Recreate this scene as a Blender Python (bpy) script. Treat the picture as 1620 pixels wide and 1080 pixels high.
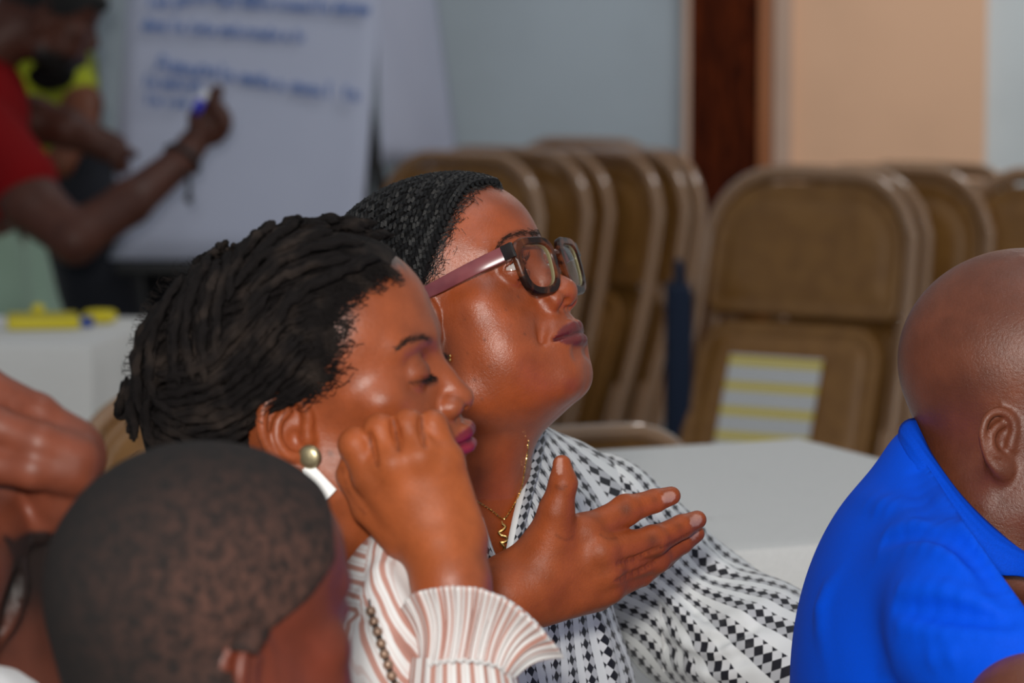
import bpy, bmesh, math, random
import numpy as np
from concurrent.futures import ThreadPoolExecutor
POOL = ThreadPoolExecutor(4)
from mathutils import Vector, Matrix
random.seed(3); RNG = np.random.default_rng(3)
for _o in list(bpy.data.objects): bpy.data.objects.remove(_o)
scene = bpy.context.scene
COL = scene.collection

# ------------------------------------------------------------------ camera
FPX = 5330.0; CAM = np.array([0, 0, 1.30]); PITCH = math.atan2(547, FPX)
RT = np.array([1.0, 0, 0]); FW = np.array([0, math.cos(PITCH), -math.sin(PITCH)]); UP = np.array([0, math.sin(PITCH), math.cos(PITCH)])
def at(px, py, d):
    """world point seen at pixel (px,py) of the 1620x1080 frame at depth d"""
    return CAM + d * (FW + RT * (px - 810) / FPX - UP * (py - 540) / FPX)
cd = bpy.data.cameras.new('camera'); cam = bpy.data.objects.new('camera', cd); COL.objects.link(cam)
cd.sensor_width = 36; cd.lens = FPX * 36 / 1620; cd.clip_start = .05; cd.clip_end = 60
cam.location = CAM; cam.rotation_euler = (math.pi / 2 - PITCH, 0, 0)
cd.dof.use_dof = True; cd.dof.focus_distance = 2.62; cd.dof.aperture_fstop = 6.5
scene.camera = cam
# ------------------------------------------------------------------ light and exposure
w = bpy.data.worlds.new('room_light'); scene.world = w; w.use_nodes = True
w.node_tree.nodes['Background'].inputs[0].default_value = (.93, .97, 1.0, 1); w.node_tree.nodes['Background'].inputs[1].default_value = .27
def area(name, loc, target, size, power, col=(1, 1, 1), sizey=None):
    l = bpy.data.lights.new(name, 'AREA'); l.energy = power; l.size = size; l.color = col
    if sizey: l.shape = 'RECTANGLE'; l.size_y = sizey
    o = bpy.data.objects.new(name, l); COL.objects.link(o); o.location = loc
    d = Vector(target) - Vector(loc); o.rotation_euler = d.to_track_quat('-Z', 'Y').to_euler(); return o
area('camera_flash', (-.10, .05, 1.50), (0, 2.6, 1.1), .15, 47, (1, .96, .9))
area('ceiling_tube_lamp', (.4, 2.0, 3.05), (.4, 2.0001, 0), .06, 9, (.97, .98, 1.0), 2.4)
area('added_rear_light', (1.25, 6.2, 3.15), (1.35, 6.9, 0), .5, 15, (1.0, .97, .93))  # added light without a known fixture, brightens the right of the back wall
vs = scene.view_settings; vs.view_transform = 'Standard'; vs.look = 'None'; vs.exposure = 0; vs.gamma = 1; vs.use_curve_mapping = False
scene.cycles.max_bounces = 6; scene.cycles.use_denoising = True

# ------------------------------------------------------------------ scene graph helpers
def tag(o, label=None, cat=None, group=None, kind=None):
    for k, v in (('label', label), ('category', cat), ('group', group), ('kind', kind)):
        if v: o[k] = v
    return o
def empty(name, loc, label=None, cat=None, group=None):
    o = bpy.data.objects.new(name, None); COL.objects.link(o); o.location = loc; o.empty_display_size = .05
    return tag(o, label, cat, group)
def link(name, me, mat=None, parent=None):
    o = bpy.data.objects.new(name, me); COL.objects.link(o)
    if mat and not me.materials: me.materials.append(mat)
    if parent is not None:
        o.parent = parent
        o.matrix_parent_inverse = Matrix.Translation(-Vector(parent_loc(parent)))
    return o
def parent_loc(p):
    v = Vector((0, 0, 0))
    M = pmat(p); return M.translation
def pmat(p):
    M = p.matrix_basis.copy()
    if p.parent is not None: M = pmat(p.parent) @ p.matrix_parent_inverse @ M
    return M
def mesh(name, V, Fq, mat=None, parent=None, smooth=True, col=None, uvw=None, gloss=None):
    """V (n,3) world coordinates; Fq list of faces or (m,4)/(m,3) array"""
    V = np.asarray(V, np.float32); me = bpy.data.meshes.new(name)
    if isinstance(Fq, np.ndarray):
        m, k = Fq.shape
        me.vertices.add(len(V)); me.vertices.foreach_set('co', V.ravel())
        me.loops.add(m * k); me.loops.foreach_set('vertex_index', Fq.astype(np.int32).ravel())
        me.polygons.add(m); me.polygons.foreach_set('loop_start', np.arange(0, m * k, k, dtype=np.int32))
        me.update(calc_edges=True)
    else:
        me.from_pydata([tuple(v) for v in V.tolist()], [], Fq)
    if smooth and len(me.polygons): me.polygons.foreach_set('use_smooth', np.ones(len(me.polygons), bool))
    if col is not None:
        a = me.color_attributes.new('Col', 'FLOAT_COLOR', 'POINT')
        c4 = np.ones((len(V), 4), np.float32); c4[:, :3] = col; c4[:, 3] = 1 if gloss is None else gloss; a.data.foreach_set('color', c4.ravel())
    if uvw is not None:
        a = me.attributes.new('cloth', 'FLOAT_VECTOR', 'POINT')
        u3 = np.zeros((len(V), 3), np.float32); u3[:, :uvw.shape[1]] = uvw; a.data.foreach_set('vector', u3.ravel())
    me.validate()
    return link(name, me, mat, parent)

# ------------------------------------------------------------------ material helper: arithmetic on sockets
class N:
    def __init__(s, t, sock): s.t = t; s.s = sock
    def _m(s, op, *a):
        n = s.t.nodes.new('ShaderNodeMath'); n.operation = op
        for i, v in enumerate((s,) + a):
            if isinstance(v, N): s.t.links.new(v.s, n.inputs[i])
            else: n.inputs[i].default_value = v
        return N(s.t, n.outputs[0])
    def __add__(s, o): return s._m('ADD', o)
    def __sub__(s, o): return s._m('SUBTRACT', o)
    def __mul__(s, o): return s._m('MULTIPLY', o)
    def __truediv__(s, o): return s._m('DIVIDE', o)
    def fract(s): return s._m('FRACT')
    def abs(s): return s._m('ABSOLUTE')
    def sin(s): return s._m('SINE')
    def floor(s): return s._m('FLOOR')
    def lt(s, o): return s._m('LESS_THAN', o)
    def gt(s, o): return s._m('GREATER_THAN', o)
    def min(s, o): return s._m('MINIMUM', o)
    def max(s, o): return s._m('MAXIMUM', o)
    def step(s, a, b):
        n = s.t.nodes.new('ShaderNodeMapRange'); n.interpolation_type = 'SMOOTHSTEP'
        s.t.links.new(s.s, n.inputs[0]); n.inputs[1].default_value = a; n.inputs[2].default_value = b
        return N(s.t, n.outputs[0])
class Mat:
    def __init__(s, name, base=(.5, .5, .5), rough=.5, spec=.5, metal=0, **kw):
        s.m = bpy.data.materials.new(name); s.m.use_nodes = True; s.t = s.m.node_tree
        s.b = s.t.nodes['Principled BSDF']; s.set('Base Color', base); s.set('Roughness', rough); s.set('Specular IOR Level', spec); s.set('Metallic', metal)
        for k, v in kw.items(): s.set(k.replace('_', ' '), v)
    def set(s, k, v):
        i = s.b.inputs[k]
        if isinstance(v, N): s.t.links.new(v.s, i)
        elif isinstance(v, tuple) and len(v) == 3 and i.type == 'RGBA': i.default_value = (*v, 1)
        else: i.default_value = v
        return s
    def attr(s, name, out='Color'):
        n = s.t.nodes.new('ShaderNodeAttribute'); n.attribute_name = name; return N(s.t, n.outputs[out])
    def xyz(s, v):
        n = s.t.nodes.new('ShaderNodeSeparateXYZ'); s.t.links.new(v.s, n.inputs[0]); return [N(s.t, n.outputs[i]) for i in range(3)]
    def coord(s, out='Object'):
        n = s.t.nodes.new('ShaderNodeTexCoord'); return N(s.t, n.outputs[out])
    def noise(s, scale, detail=2, rough=.5, vec=None, out=0, dist=0):
        n = s.t.nodes.new('ShaderNodeTexNoise'); n.inputs['Scale'].default_value = scale; n.inputs['Detail'].default_value = detail
        n.inputs['Roughness'].default_value = rough; n.inputs['Distortion'].default_value = dist
        s.t.links.new((vec or s.coord()).s, n.inputs['Vector']); return N(s.t, n.outputs[out])
    def voronoi(s, scale, vec=None):
        n = s.t.nodes.new('ShaderNodeTexVoronoi'); n.inputs['Scale'].default_value = scale
        s.t.links.new((vec or s.coord()).s, n.inputs['Vector']); return N(s.t, n.outputs[0])
    def mix(s, fac, a, b, mode='MIX'):
        n = s.t.nodes.new('ShaderNodeMix'); n.data_type = 'RGBA'; n.blend_type = mode
        for i, v in ((0, fac), (6, a), (7, b)):
            if isinstance(v, N): s.t.links.new(v.s, n.inputs[i])
            else: n.inputs[i].default_value = (*v, 1) if isinstance(v, tuple) else v
        return N(s.t, n.outputs[2])
    def scalevec(s, v, sc):
        n = s.t.nodes.new('ShaderNodeMapping'); n.inputs['Scale'].default_value = sc; s.t.links.new(v.s, n.inputs['Vector']); return N(s.t, n.outputs[0])
    def bump(s, h, strength=.3, dist=.002):
        n = s.t.nodes.new('ShaderNodeBump'); n.inputs['Strength'].default_value = strength; n.inputs['Distance'].default_value = dist
        s.t.links.new(h.s, n.inputs['Height']); s.t.links.new(n.outputs[0], s.b.inputs['Normal']); return s
def lin(r, g, b):
    f = lambda c: (c / 255 / 12.92) if c / 255 <= .04045 else ((c / 255 + .055) / 1.055) ** 2.4
    return (f(r), f(g), f(b))

# ------------------------------------------------------------------ sculpting: signed-distance bodies meshed with surface nets
def rotv(a):
    return np.array((Matrix.Rotation(a[2], 3, 'Z') @ Matrix.Rotation(a[1], 3, 'Y') @ Matrix.Rotation(a[0], 3, 'X')))
def smin(a, b, k):
    h = np.maximum(k - np.abs(a - b), 0) / k
    return np.minimum(a, b) - h * h * h * k * (1 / 6)
class Sdf:
    def __init__(s): s.ops = []; s.R = np.eye(3); s.T = np.zeros(3); s.sc = 1.0; s.lo = np.full(3, 1e9); s.hi = -s.lo
    def frame(s, R=None, T=None, sc=1.0):
        s.R = np.eye(3) if R is None else np.asarray(R); s.T = np.zeros(3) if T is None else np.asarray(T, float); s.sc = sc; return s
    def world(s, p): return s.sc * (np.asarray(p) @ s.R.T) + s.T
    def _add(s, kind, f, c, r, k, sym, grow=True):
        R, T, sc = s.R.astype(np.float32), s.T.astype(np.float32), s.sc
        def g(P):
            q = ((P - T) @ R) / sc
            if sym: q = q.copy(); q[:, 0] = np.abs(q[:, 0])
            return f(q) * sc
        cs = [np.asarray(c, float)] + ([np.asarray(c, float) * (-1, 1, 1)] if sym else [])
        W = np.array([s.world(x) for x in cs]); cc = W.mean(0); rr = r * sc + np.linalg.norm(W - cc, axis=1).max()
        s.ops.append((kind, g, cc.astype(np.float32), rr, k * sc))
        if kind == 'u' and grow: s.lo = np.minimum(s.lo, cc - rr); s.hi = np.maximum(s.hi, cc + rr)
    def ell(s, c, r, k=.01, rot=None, sym=False, kind='u'):
        c = np.asarray(c, np.float32); r = np.asarray(r, np.float32); A = None if rot is None else rotv(rot).astype(np.float32)
        def f(q):
            d = q - c
            if A is not None: d = d @ A
            k0 = np.sqrt((d / r) ** 2 @ np.ones(3, np.float32)); k1 = np.sqrt((d / (r * r)) ** 2 @ np.ones(3, np.float32))
            return np.where(k0 < 1e-4, -r.min(), k0 * (k0 - 1) / np.maximum(k1, 1e-6))
        s._add(kind, f, c, float(r.max()), k, sym); return s
    def cap(s, a, b, ra, rb=None, k=.01, sym=False, kind='u'):
        a = np.asarray(a, np.float32); b = np.asarray(b, np.float32); rb = ra if rb is None else rb
        ba = b - a; L2 = float(ba @ ba) + 1e-12
        def f(q):
            d = q - a; h = np.clip(d @ ba / L2, 0, 1)
            v = d - h[:, None] * ba
            return np.sqrt((v * v).sum(1)) - (ra + (rb - ra) * h)
        s._add(kind, f, (a + b) / 2, float(np.linalg.norm(ba) / 2 + max(ra, rb)), k, sym); return s
    def chain(s, pts, rad, k=.006, sym=False, kind='u', inner=None, smooth=0):
        """one poly-capsule (its own segments blended by inner), then blended with k"""
        P = np.asarray(pts, np.float32); r = np.full(len(P), rad, np.float32) if np.isscalar(rad) else np.asarray(rad, np.float32)
        if smooth: P, r = spline(P, r, smooth)
        inner = inner or .003
        def f(q):
            d = None
            for i in range(len(P) - 1):
                a, ba = P[i], P[i + 1] - P[i]; L2 = float(ba @ ba) + 1e-12
                e = q - a; h = np.clip(e @ ba / L2, 0, 1); v = e - h[:, None] * ba
                x = np.sqrt((v * v).sum(1)) - (r[i] + (r[i + 1] - r[i]) * h)
                d = x if d is None else smin(d, x, inner)
            return d
        c = (P.min(0) + P.max(0)) / 2
        s._add(kind, f, c, float(np.linalg.norm(P - c, axis=1).max() + r.max()), k, sym); return s
    def fn(s, kind, f, c, r, k=.01, sym=False): s._add(kind, f, c, r, k, sym, kind == 'u'); return s
    def comb(s, kind, d, e, k):
        if kind == 'u': return smin(d, e, k) if k > 0 else np.minimum(d, e)
        if kind == 's': return -smin(-d, e, k) if k > 0 else np.maximum(d, -e)
        if kind == 'i': return -smin(-d, -e, k)
        if kind == 'd': return d + e
    def eval(s, P, cull=True):
        P = np.asarray(P, np.float32); d = np.full(len(P), 10.0, np.float32)
        for kind, g, c, r, k in s.ops:
            if cull and kind != 'i':
                m = ((P - c) ** 2).sum(1) < (r + k + .03) ** 2
                i = np.flatnonzero(m)
                if len(i) == 0: continue
                d[i] = s.comb(kind, d[i], g(P[i]), k)
            else: d = s.comb(kind, d, g(P), k)
        return d
    def mesh(s, h, lo=None, hi=None, B=12, newton=2):
        lo = s.lo - 2 * h if lo is None else np.asarray(lo); hi = s.hi + 2 * h if hi is None else np.asarray(hi)
        nb = np.ceil((hi - lo) / (B * h)).astype(int)
        G = np.stack(np.meshgrid(*[np.arange(n) for n in nb], indexing='ij'), -1).reshape(-1, 3)
        C = lo + (G + .5) * B * h
        dc = np.concatenate([s.eval(c, cull=False) for c in np.array_split(C, max(1, len(C) // 60000))])
        G = G[np.abs(dc) < .87 * B * h * 1.35 + .002]; C = lo + (G + .5) * B * h
        n1 = B + 1; o = np.stack(np.meshgrid(*[np.arange(n1)] * 3, indexing='ij'), -1).reshape(-1, 3)
        Pn = len(o); D = np.full((len(G), Pn), 10.0, np.float32); X = (lo + (G * B)[:, None] * h + o[None] * h).astype(np.float32)
        hd = .87 * B * h
        def job(rows):
            Cc, Dd, Xx = C[rows], D[rows], X[rows]
            for kind, g, c, r, k in s.ops:
                sub = np.arange(len(rows)) if kind == 'i' else np.flatnonzero(((Cc - c) ** 2).sum(1) < (r + k + .008 + hd) ** 2)
                if len(sub): Dd[sub] = s.comb(kind, Dd[sub].ravel(), g(Xx[sub].reshape(-1, 3)), k).reshape(len(sub), Pn)
            D[rows] = Dd
        list(POOL.map(job, np.array_split(np.arange(len(G)), max(1, len(G) // 40))))
        D = D.reshape(-1, n1, n1, n1); neg = D < 0
        cnt = np.zeros(D.shape[:1] + (B, B, B), np.int8)
        cor = [(i, j, k) for i in (0, 1) for j in (0, 1) for k in (0, 1)]
        for i, j, k in cor: cnt += neg[:, i:i + B, j:j + B, k:k + B]
        bi, ci, cj, ck = np.nonzero((cnt > 0) & (cnt < 8))
        dims = nb * B + 2; gid = lambda g3: (g3[..., 0] * dims[1] + g3[..., 1]) * dims[2] + g3[..., 2]
        cell = G[bi] * B + np.stack([ci, cj, ck], -1); ids = gid(cell.astype(np.int64))
        cv = np.stack([D[bi, ci + i, cj + j, ck + k] for i, j, k in cor], -1); cp = np.array(cor, np.float32)
        acc = np.zeros((len(bi), 3), np.float32); num = np.zeros(len(bi), np.float32)
        for a in range(8):
            for b in range(a + 1, 8):
                if np.abs(cp[a] - cp[b]).sum() != 1: continue
                va, vb = cv[:, a], cv[:, b]; m = (va < 0) != (vb < 0); t = np.where(m, va / np.where(m, va - vb, 1), 0)
                acc += np.where(m[:, None], cp[a] + t[:, None] * (cp[b] - cp[a]), 0); num += m
        V = lo + (cell + acc / num[:, None]) * h
        order = np.argsort(ids); ids = ids[order]; V = V[order].astype(np.float32)
        Q = []
        for ax in range(3):
            sl = [slice(0, B)] * 3; sl2 = list(sl); sl2[ax] = slice(1, B + 1)
            a = neg[(slice(None), *sl)]; b = neg[(slice(None), *sl2)]
            e = np.nonzero(a != b); g3 = (G[e[0]] * B + np.stack(e[1:], -1)).astype(np.int64)
            u, v = (ax + 1) % 3, (ax + 2) % 3; eu = np.eye(3, dtype=np.int64)[u]; ev = np.eye(3, dtype=np.int64)[v]
            q = np.stack([gid(g3), gid(g3 - eu), gid(g3 - eu - ev), gid(g3 - ev)], -1)
            j = np.clip(np.searchsorted(ids, q), 0, len(ids) - 1); ok = (ids[j] == q).all(1)
            fl = a[e]; j = j[ok]; fl = fl[ok]; j[~fl] = j[~fl][:, ::-1]; Q.append(j)
        Q = np.concatenate(Q)
        for _ in range(newton):
            d, gr = s.grad(V); V = V - np.clip(d, -h, h)[:, None] * gr
        return V, Q
    def grad(s, V, e=.0007):
        ch = np.array_split(V, max(4, len(V) // 20000)); E3 = np.float32(e) * np.eye(3, dtype=np.float32)
        job = lambda v: np.stack([s.eval(v)] + [s.eval(v + a) - s.eval(v - a) for a in E3], -1)
        r = np.concatenate(list(POOL.map(job, ch))); d, g = r[:, 0], r[:, 1:]
        return d, g / np.maximum(np.linalg.norm(g, axis=1, keepdims=True), 1e-9)
def spline(P, r, n):
    """Catmull-Rom resample of points and radii, n sub-steps per span"""
    P = np.asarray(P, float); r = np.asarray(r, float); A = np.column_stack([P, r]); E = np.vstack([2 * A[0] - A[1], A, 2 * A[-1] - A[-2]]); out = []
    for i in range(1, len(E) - 2):
        p0, p1, p2, p3 = E[i - 1:i + 3]
        for t in np.arange(n) / n: out.append(.5 * (2 * p1 + (p2 - p0) * t + (2 * p0 - 5 * p1 + 4 * p2 - p3) * t * t + (3 * p1 - p0 - 3 * p2 + p3) * t ** 3))
    out.append(A[-1]); out = np.array(out); return out[:, :-1].astype(np.float32), out[:, -1].astype(np.float32)
def curve(P, n=6): return spline(P, np.zeros(len(P)), n)[0]
def tube(P, r, m=8, caps=True):
    """swept round tube along points P; returns V, F (list)"""
    P = np.asarray(P, float); r = np.full(len(P), r) if np.isscalar(r) else np.asarray(r)
    Tn = np.gradient(P, axis=0); Tn /= np.linalg.norm(Tn, axis=1, keepdims=True) + 1e-12
    n = np.cross(Tn[0], [0.31, .2, .93]); n /= np.linalg.norm(n); V = []; F = []; an = np.arange(m) * 2 * math.pi / m
    for i in range(len(P)):
        n = n - Tn[i] * (n @ Tn[i]); n /= np.linalg.norm(n) + 1e-12; b = np.cross(Tn[i], n)
        V.append(P[i] + r[i] * (np.cos(an)[:, None] * n + np.sin(an)[:, None] * b))
    V = np.concatenate(V)
    i = np.arange(len(P) - 1)[:, None] * m; j = np.arange(m)[None]; j2 = (j + 1) % m
    Q = np.stack([i + j, i + j2, i + m + j2, i + m + j], -1).reshape(-1, 4)
    F = Q.tolist()
    if caps: F.append(list(range(m))[::-1]); F.append([(len(P) - 1) * m + k for k in range(m)])
    return V, F
class Bag:
    """collects pieces of one part"""
    def __init__(s): s.V = []; s.F = []; s.n = 0
    def add(s, V, F):
        s.V.append(np.asarray(V, float)); s.F += [[i + s.n for i in f] for f in (F.tolist() if isinstance(F, np.ndarray) else F)]; s.n += len(V); return s
    def tube(s, P, r, m=8): return s.add(*tube(P, r, m))
    def box(s, c, size, R=None, bev=0):
        c = np.asarray(c, float); h = np.asarray(size, float) / 2
        if bev:
            bm = bmesh.new(); bmesh.ops.create_cube(bm, size=1)
            for v in bm.verts: v.co = Vector(v.co[i] * 2 * h[i] for i in range(3))
            bmesh.ops.bevel(bm, geom=bm.edges[:], offset=bev, segments=2, affect='EDGES', profile=.6)
            bm.verts.index_update(); V = np.array([v.co[:] for v in bm.verts]); F = [[v.index for v in f.verts] for f in bm.faces]; bm.free()
        else:
            V = np.array([[x, y, z] for x in (-1, 1) for y in (-1, 1) for z in (-1, 1)]) * h
            F = [[0, 1, 3, 2], [4, 6, 7, 5], [0, 4, 5, 1], [2, 3, 7, 6], [0, 2, 6, 4], [1, 5, 7, 3]]
        if R is not None: V = V @ np.asarray(R).T
        return s.add(V + c, F)
    def sphere(s, c, r, m=12, n=8, R=None):
        V = []; r = np.ones(3) * r
        for i in range(n + 1):
            t = math.pi * i / n
            for j in range(m): p = 2 * math.pi * j / m; V.append((math.sin(t) * math.cos(p), math.sin(t) * math.sin(p), math.cos(t)))
        V = np.array(V) * r
        if R is not None: V = V @ np.asarray(R).T
        F = [[i * m + j, (i + 1) * m + j, (i + 1) * m + (j + 1) % m, i * m + (j + 1) % m] for i in range(n) for j in range(m)]
        return s.add(V + np.asarray(c), F)
    def make(s, name, mat, parent=None, smooth=True, **kw):
        o = mesh(name, np.concatenate(s.V), s.F, mat.m if isinstance(mat, Mat) else mat, parent, smooth, **kw)
        if smooth: autosmooth(o)
        return o
def autosmooth(o, ang=40):
    me = o.data; me.set_sharp_from_angle(angle=math.radians(ang))
def sstep(x, a, b):
    t = np.clip((x - a) / (b - a), 0, 1); return t * t * (3 - 2 * t)
def bump3(P, seeds, amp):
    """cheap smooth pseudo-noise from summed sines: numpy, repeatable"""
    out = np.zeros(len(P), np.float32)
    for k, (f, ph, a) in enumerate(seeds): out += a * np.sin(P @ np.asarray(f, np.float32) + ph)
    return out * amp
def px2w(L): return np.array([at(*p) for p in L])
def trace(S, px, py, dmin, dmax, off=0.0):
    """first point of the body surface (offset outward by off) on the line of sight through a pixel; arrays allowed"""
    px = np.atleast_1d(np.asarray(px, float)); py = np.atleast_1d(np.asarray(py, float))
    d = FW + np.outer((px - 810) / FPX, RT) - np.outer((py - 540) / FPX, UP); n = np.linalg.norm(d, axis=1); t = np.full(len(px), float(dmin))
    for _ in range(80): t = t + np.clip(S.eval(CAM + t[:, None] * d) - off, -.01, .02) * .8 / n
    return CAM + t[:, None] * d
def radial(S, c, dirs, rmax=.2, off=0.0):
    """outermost surface points along directions from c"""
    r = np.full(len(dirs), rmax)
    for _ in range(60): r = np.clip(r - np.clip(S.eval(c + r[:, None] * dirs) - off, -.012, .012) * .8, .03, rmax)
    return c + r[:, None] * dirs
def finger(S, pts, rad, k=.006, inner=.004): S.chain(px2w(pts), rad, k=k, inner=inner)

def crease(col, V, SF, pts, w, a, k):
    """skin fold: a fine darker line where two fingers meet (shade of the gap put into the skin colour)"""
    p = curve(np.c_[np.array(pts, float), np.zeros(len(pts))], 6)[:, :2]; C = SF.trace(p[:, 0], p[:, 1]); near = np.flatnonzero(((V - C.mean(0)) ** 2).sum(1) < .05 ** 2); d = np.min([((V[near] - c) ** 2).sum(1) for c in C], axis=0)
    m = np.zeros(len(V), np.float32); m[near] = a * np.exp(-d / w ** 2); paint(col, m, k)
def ridge(S, pts, dmin, dmax, r, lift, k=.015, kind='u'):
    """a soft fold along pixel points of the surface: stands proud by lift (or is pressed in, kind 's')"""
    p = np.array(pts, float); P = trace(S, p[:, 0], p[:, 1], dmin, dmax); d, n = S.grad(P.astype(np.float32))
    c = P + n * (lift - r if kind == 'u' else r - lift); R = np.full(len(c), r); R[0] *= .6; R[-1] *= .6
    if kind == 'u': c[0] -= n[0] * r * .3; c[-1] -= n[-1] * r * .3
    S.chain(c, R, k=k, kind=kind, smooth=3, inner=.004)
from mathutils.bvhtree import BVHTree
class Surf:
    """ray queries on one or more finished surfaces"""
    def __init__(s, *VQ): s.b = [BVHTree.FromPolygons(V.tolist(), Q.tolist()) for V, Q in VQ]
    def _ray(s, o, d):
        best = None
        for b in s.b:
            h = b.ray_cast(o, d)
            if h[0] is not None and (best is None or h[3] < best[3]): best = h
        return best
    def trace(s, px, py, off=0.0):
        px = np.atleast_1d(np.asarray(px, float)); py = np.atleast_1d(np.asarray(py, float)); out = []
        for x, y in zip(px, py):
            d = Vector(at(x, y, 1.0) - CAM).normalized(); h = s._ray(Vector(CAM), d); out.append(np.full(3, np.nan) if h is None else np.array(h[0] + (h[1] if h[1].dot(d) < 0 else -h[1]) * off))
        out = np.array(out); ok = ~np.isnan(out[:, 0])
        if not ok.all() and ok.any():
            for i in np.flatnonzero(~ok): out[i] = at(px[i], py[i], (out[np.flatnonzero(ok)[np.argmin(abs(np.flatnonzero(ok) - i))]] - CAM) @ FW)
        return out
    def radial(s, C, dirs, rmax=.2, off=0.0):
        off = np.broadcast_to(off, (len(dirs),)); C = np.asarray(C); out = []
        for d, f in zip(dirs, off):
            h = s._ray(Vector(C + d * rmax), Vector(-d)); r = .08 if h is None else rmax - h[3]; out.append(C + d * (r + f))
        return np.array(out)

def largest(V, Q):
    """keep the one connected piece with the most faces"""
    lab = np.arange(len(V))
    while True:
        m = lab[Q].min(1); new = lab.copy()
        for k in range(Q.shape[1]): np.minimum.at(new, Q[:, k], m)
        new = new[new]
        if (new == lab).all(): break
        lab = new
    f = lab[Q[:, 0]]; u, c = np.unique(f, return_counts=True); Q = Q[f == u[c.argmax()]]; k = np.unique(Q); mp = np.zeros(len(V), int); mp[k] = np.arange(len(k)); return k, mp[Q]
# ------------------------------------------------------------------ heads (local frame: x = person's right, y = forward, z = up, metres; origin between the ears)
HEAD = dict(
    cran=((0, -.003, .052), (.074, .095, .084)), fore=((0, .034, .062), (.062, .064, .056)),
    face=((0, .044, -.012), (.060, .052, .072)), gon=(.049, .014, -.048), jawr=(.017, .015),
    chin=(0, .083, -.074), chinr=(.021, .015, .014), cheek=((.040, .058, -.022), (.025, .026, .030)), zyg=((.052, .058, .010), (.017, .018, .014)),
    brow=((.008, .090, .045), (.043, .077, .047), .009), eye=(.032, .079, .027), eyer=.0122, lid='open',
    sell=(0, .089, .034, .0075), bridge=(0, .101, .012, .008), tip=(0, .1105, -.006, .0125), ala=(.0145, .103, -.011), alar=(.0085, .011, .0085), nostril=(.0075, .112, -.0175),
    mound=((0, .088, -.040), (.028, .020, .024)), ul=(0, .1075, -.0345), ll=(0, .1050, -.0480), cor=(.0250, .0940, -.0415), lipr=(.0058, .0072),
    ear=(.071, -.012, .004), earrot=(-.12, -.12, .42), ears=1.0, under=None, ml=.0155, lidh=.0043, fold=False, sym_ear=True)
def head(S, p):
    P = dict(HEAD); P.update(p); v = np.array
    S.ell(*P['cran'], k=.02).ell(*P['fore'], k=.035).ell(*P['face'], k=.04)
    g = v(P['gon']); c = v(P['chin'])
    S.cap((.050, .004, .0), g, .018, P['jawr'][0], k=.03, sym=True)
    S.cap(g, c + v((.012, -.002, .001)), P['jawr'][0], P['jawr'][1], k=.035, sym=True)
    S.ell(c, P['chinr'], k=.018)
    S.ell(*P['cheek'], k=.03, sym=True).ell(*P['zyg'], k=.025, sym=True)
    if P['under'] is not None:
        for e in P['under']: S.ell(*e, k=.035)
    b = P['brow']; S.cap(b[0], b[1], b[2], b[2] * .8, k=.02, sym=True)
    e = v(P['eye']); er = P['eyer']
    S.ell(e + v((-.001, .016, .001)), (.018, .011, .0125), k=.016, sym=True, kind='s')
    # mouth mound, nose
    S.ell(*P['mound'], k=.02)
    n = [P['sell'], P['bridge'], P['tip']]
    S.chain([q[:3] for q in n], [q[3] for q in n], k=.014, inner=.006)
    S.ell(P['ala'], P['alar'], k=.008, sym=True)
    S.ell(P['nostril'], (.0042, .0065, .0045), k=.004, rot=(.5, 0, .25), sym=True, kind='s')
    # lids
    if P['lid']:
        S.ell(e, (er + .0022,) * 3, k=.006, sym=True)
        if P['lid'] == 'open':
            S.ell(e + v((.001, .009, -.0005)), (.0150, .014, P['lidh']), k=.0016, rot=(0, -.08, -.25), sym=True, kind='s')
            S.ell(e, (er - .0004,) * 3, k=.0005, sym=True, kind='s')
            S.chain([e + v((-.013, .0115, .006)), e + v((-.002, .0145, .0098)), e + v((.012, .0085, .006))], [.001, .0016, .001], k=.003, sym=True, kind='s', smooth=4)
        else:
            S.chain([e + v((-.012, .010, -.001)), e + v((0, .0143, -.0055)), e + v((.013, .0065, -.002))], [.0006, .0009, .0006], k=.0015, sym=True, kind='s', smooth=4)
            S.chain([e + v((-.011, .0115, .0065)), e + v((0, .0135, .0085)), e + v((.012, .008, .0065))], [.0006, .001, .0006], k=.003, sym=True, kind='s', smooth=4)
    # lips
    u, l, co = v(P['ul']), v(P['ll']), v(P['cor']); ru, rl = P['lipr']
    S.chain([u + v((0, -.001, -.0012)), u + v((.006, -.0008, .0006)), u * .45 + co * .55 + v((0, .0018, .001)), co], [ru * .9, ru, ru * .75, .0022], k=.004, sym=True, smooth=4)
    S.chain([l, l + v((.006, -.0004, 0)), l * .45 + co * .55 + v((0, .0015, -.0012)), co], [rl, rl, rl * .72, .0022], k=.004, sym=True, smooth=4)
    m = (u + l) / 2
    S.chain([m + v((0, .008, .0005)), m * .5 + co * .5 + v((0, .0070, 0)), co + v((.002, .0018, 0))], [.0011, .0011, .0012], k=.0035, sym=True, kind='s', smooth=4)
    S.chain([u + v((0, .003, .0075)), v(P['tip'][:3]) * .25 + u * .75 + v((0, -.0005, .009))], .0022, k=.004, kind='s')
    if P['fold']: S.chain([v((.023, .100, -.008)), v((.032, .095, -.022)), v((.035, .089, -.034))], [.0015, .0022, .0012], k=.015, sym=True, kind='s', smooth=3)
    # mentolabial crease
    ml = l * .5 + c * .5 + v((0, P['ml'], .0015)); S.chain([ml, ml + v((.012, -.003, -.001))], .004, k=.012, sym=True, kind='s')
    ear(S, P)
    return P
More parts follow.
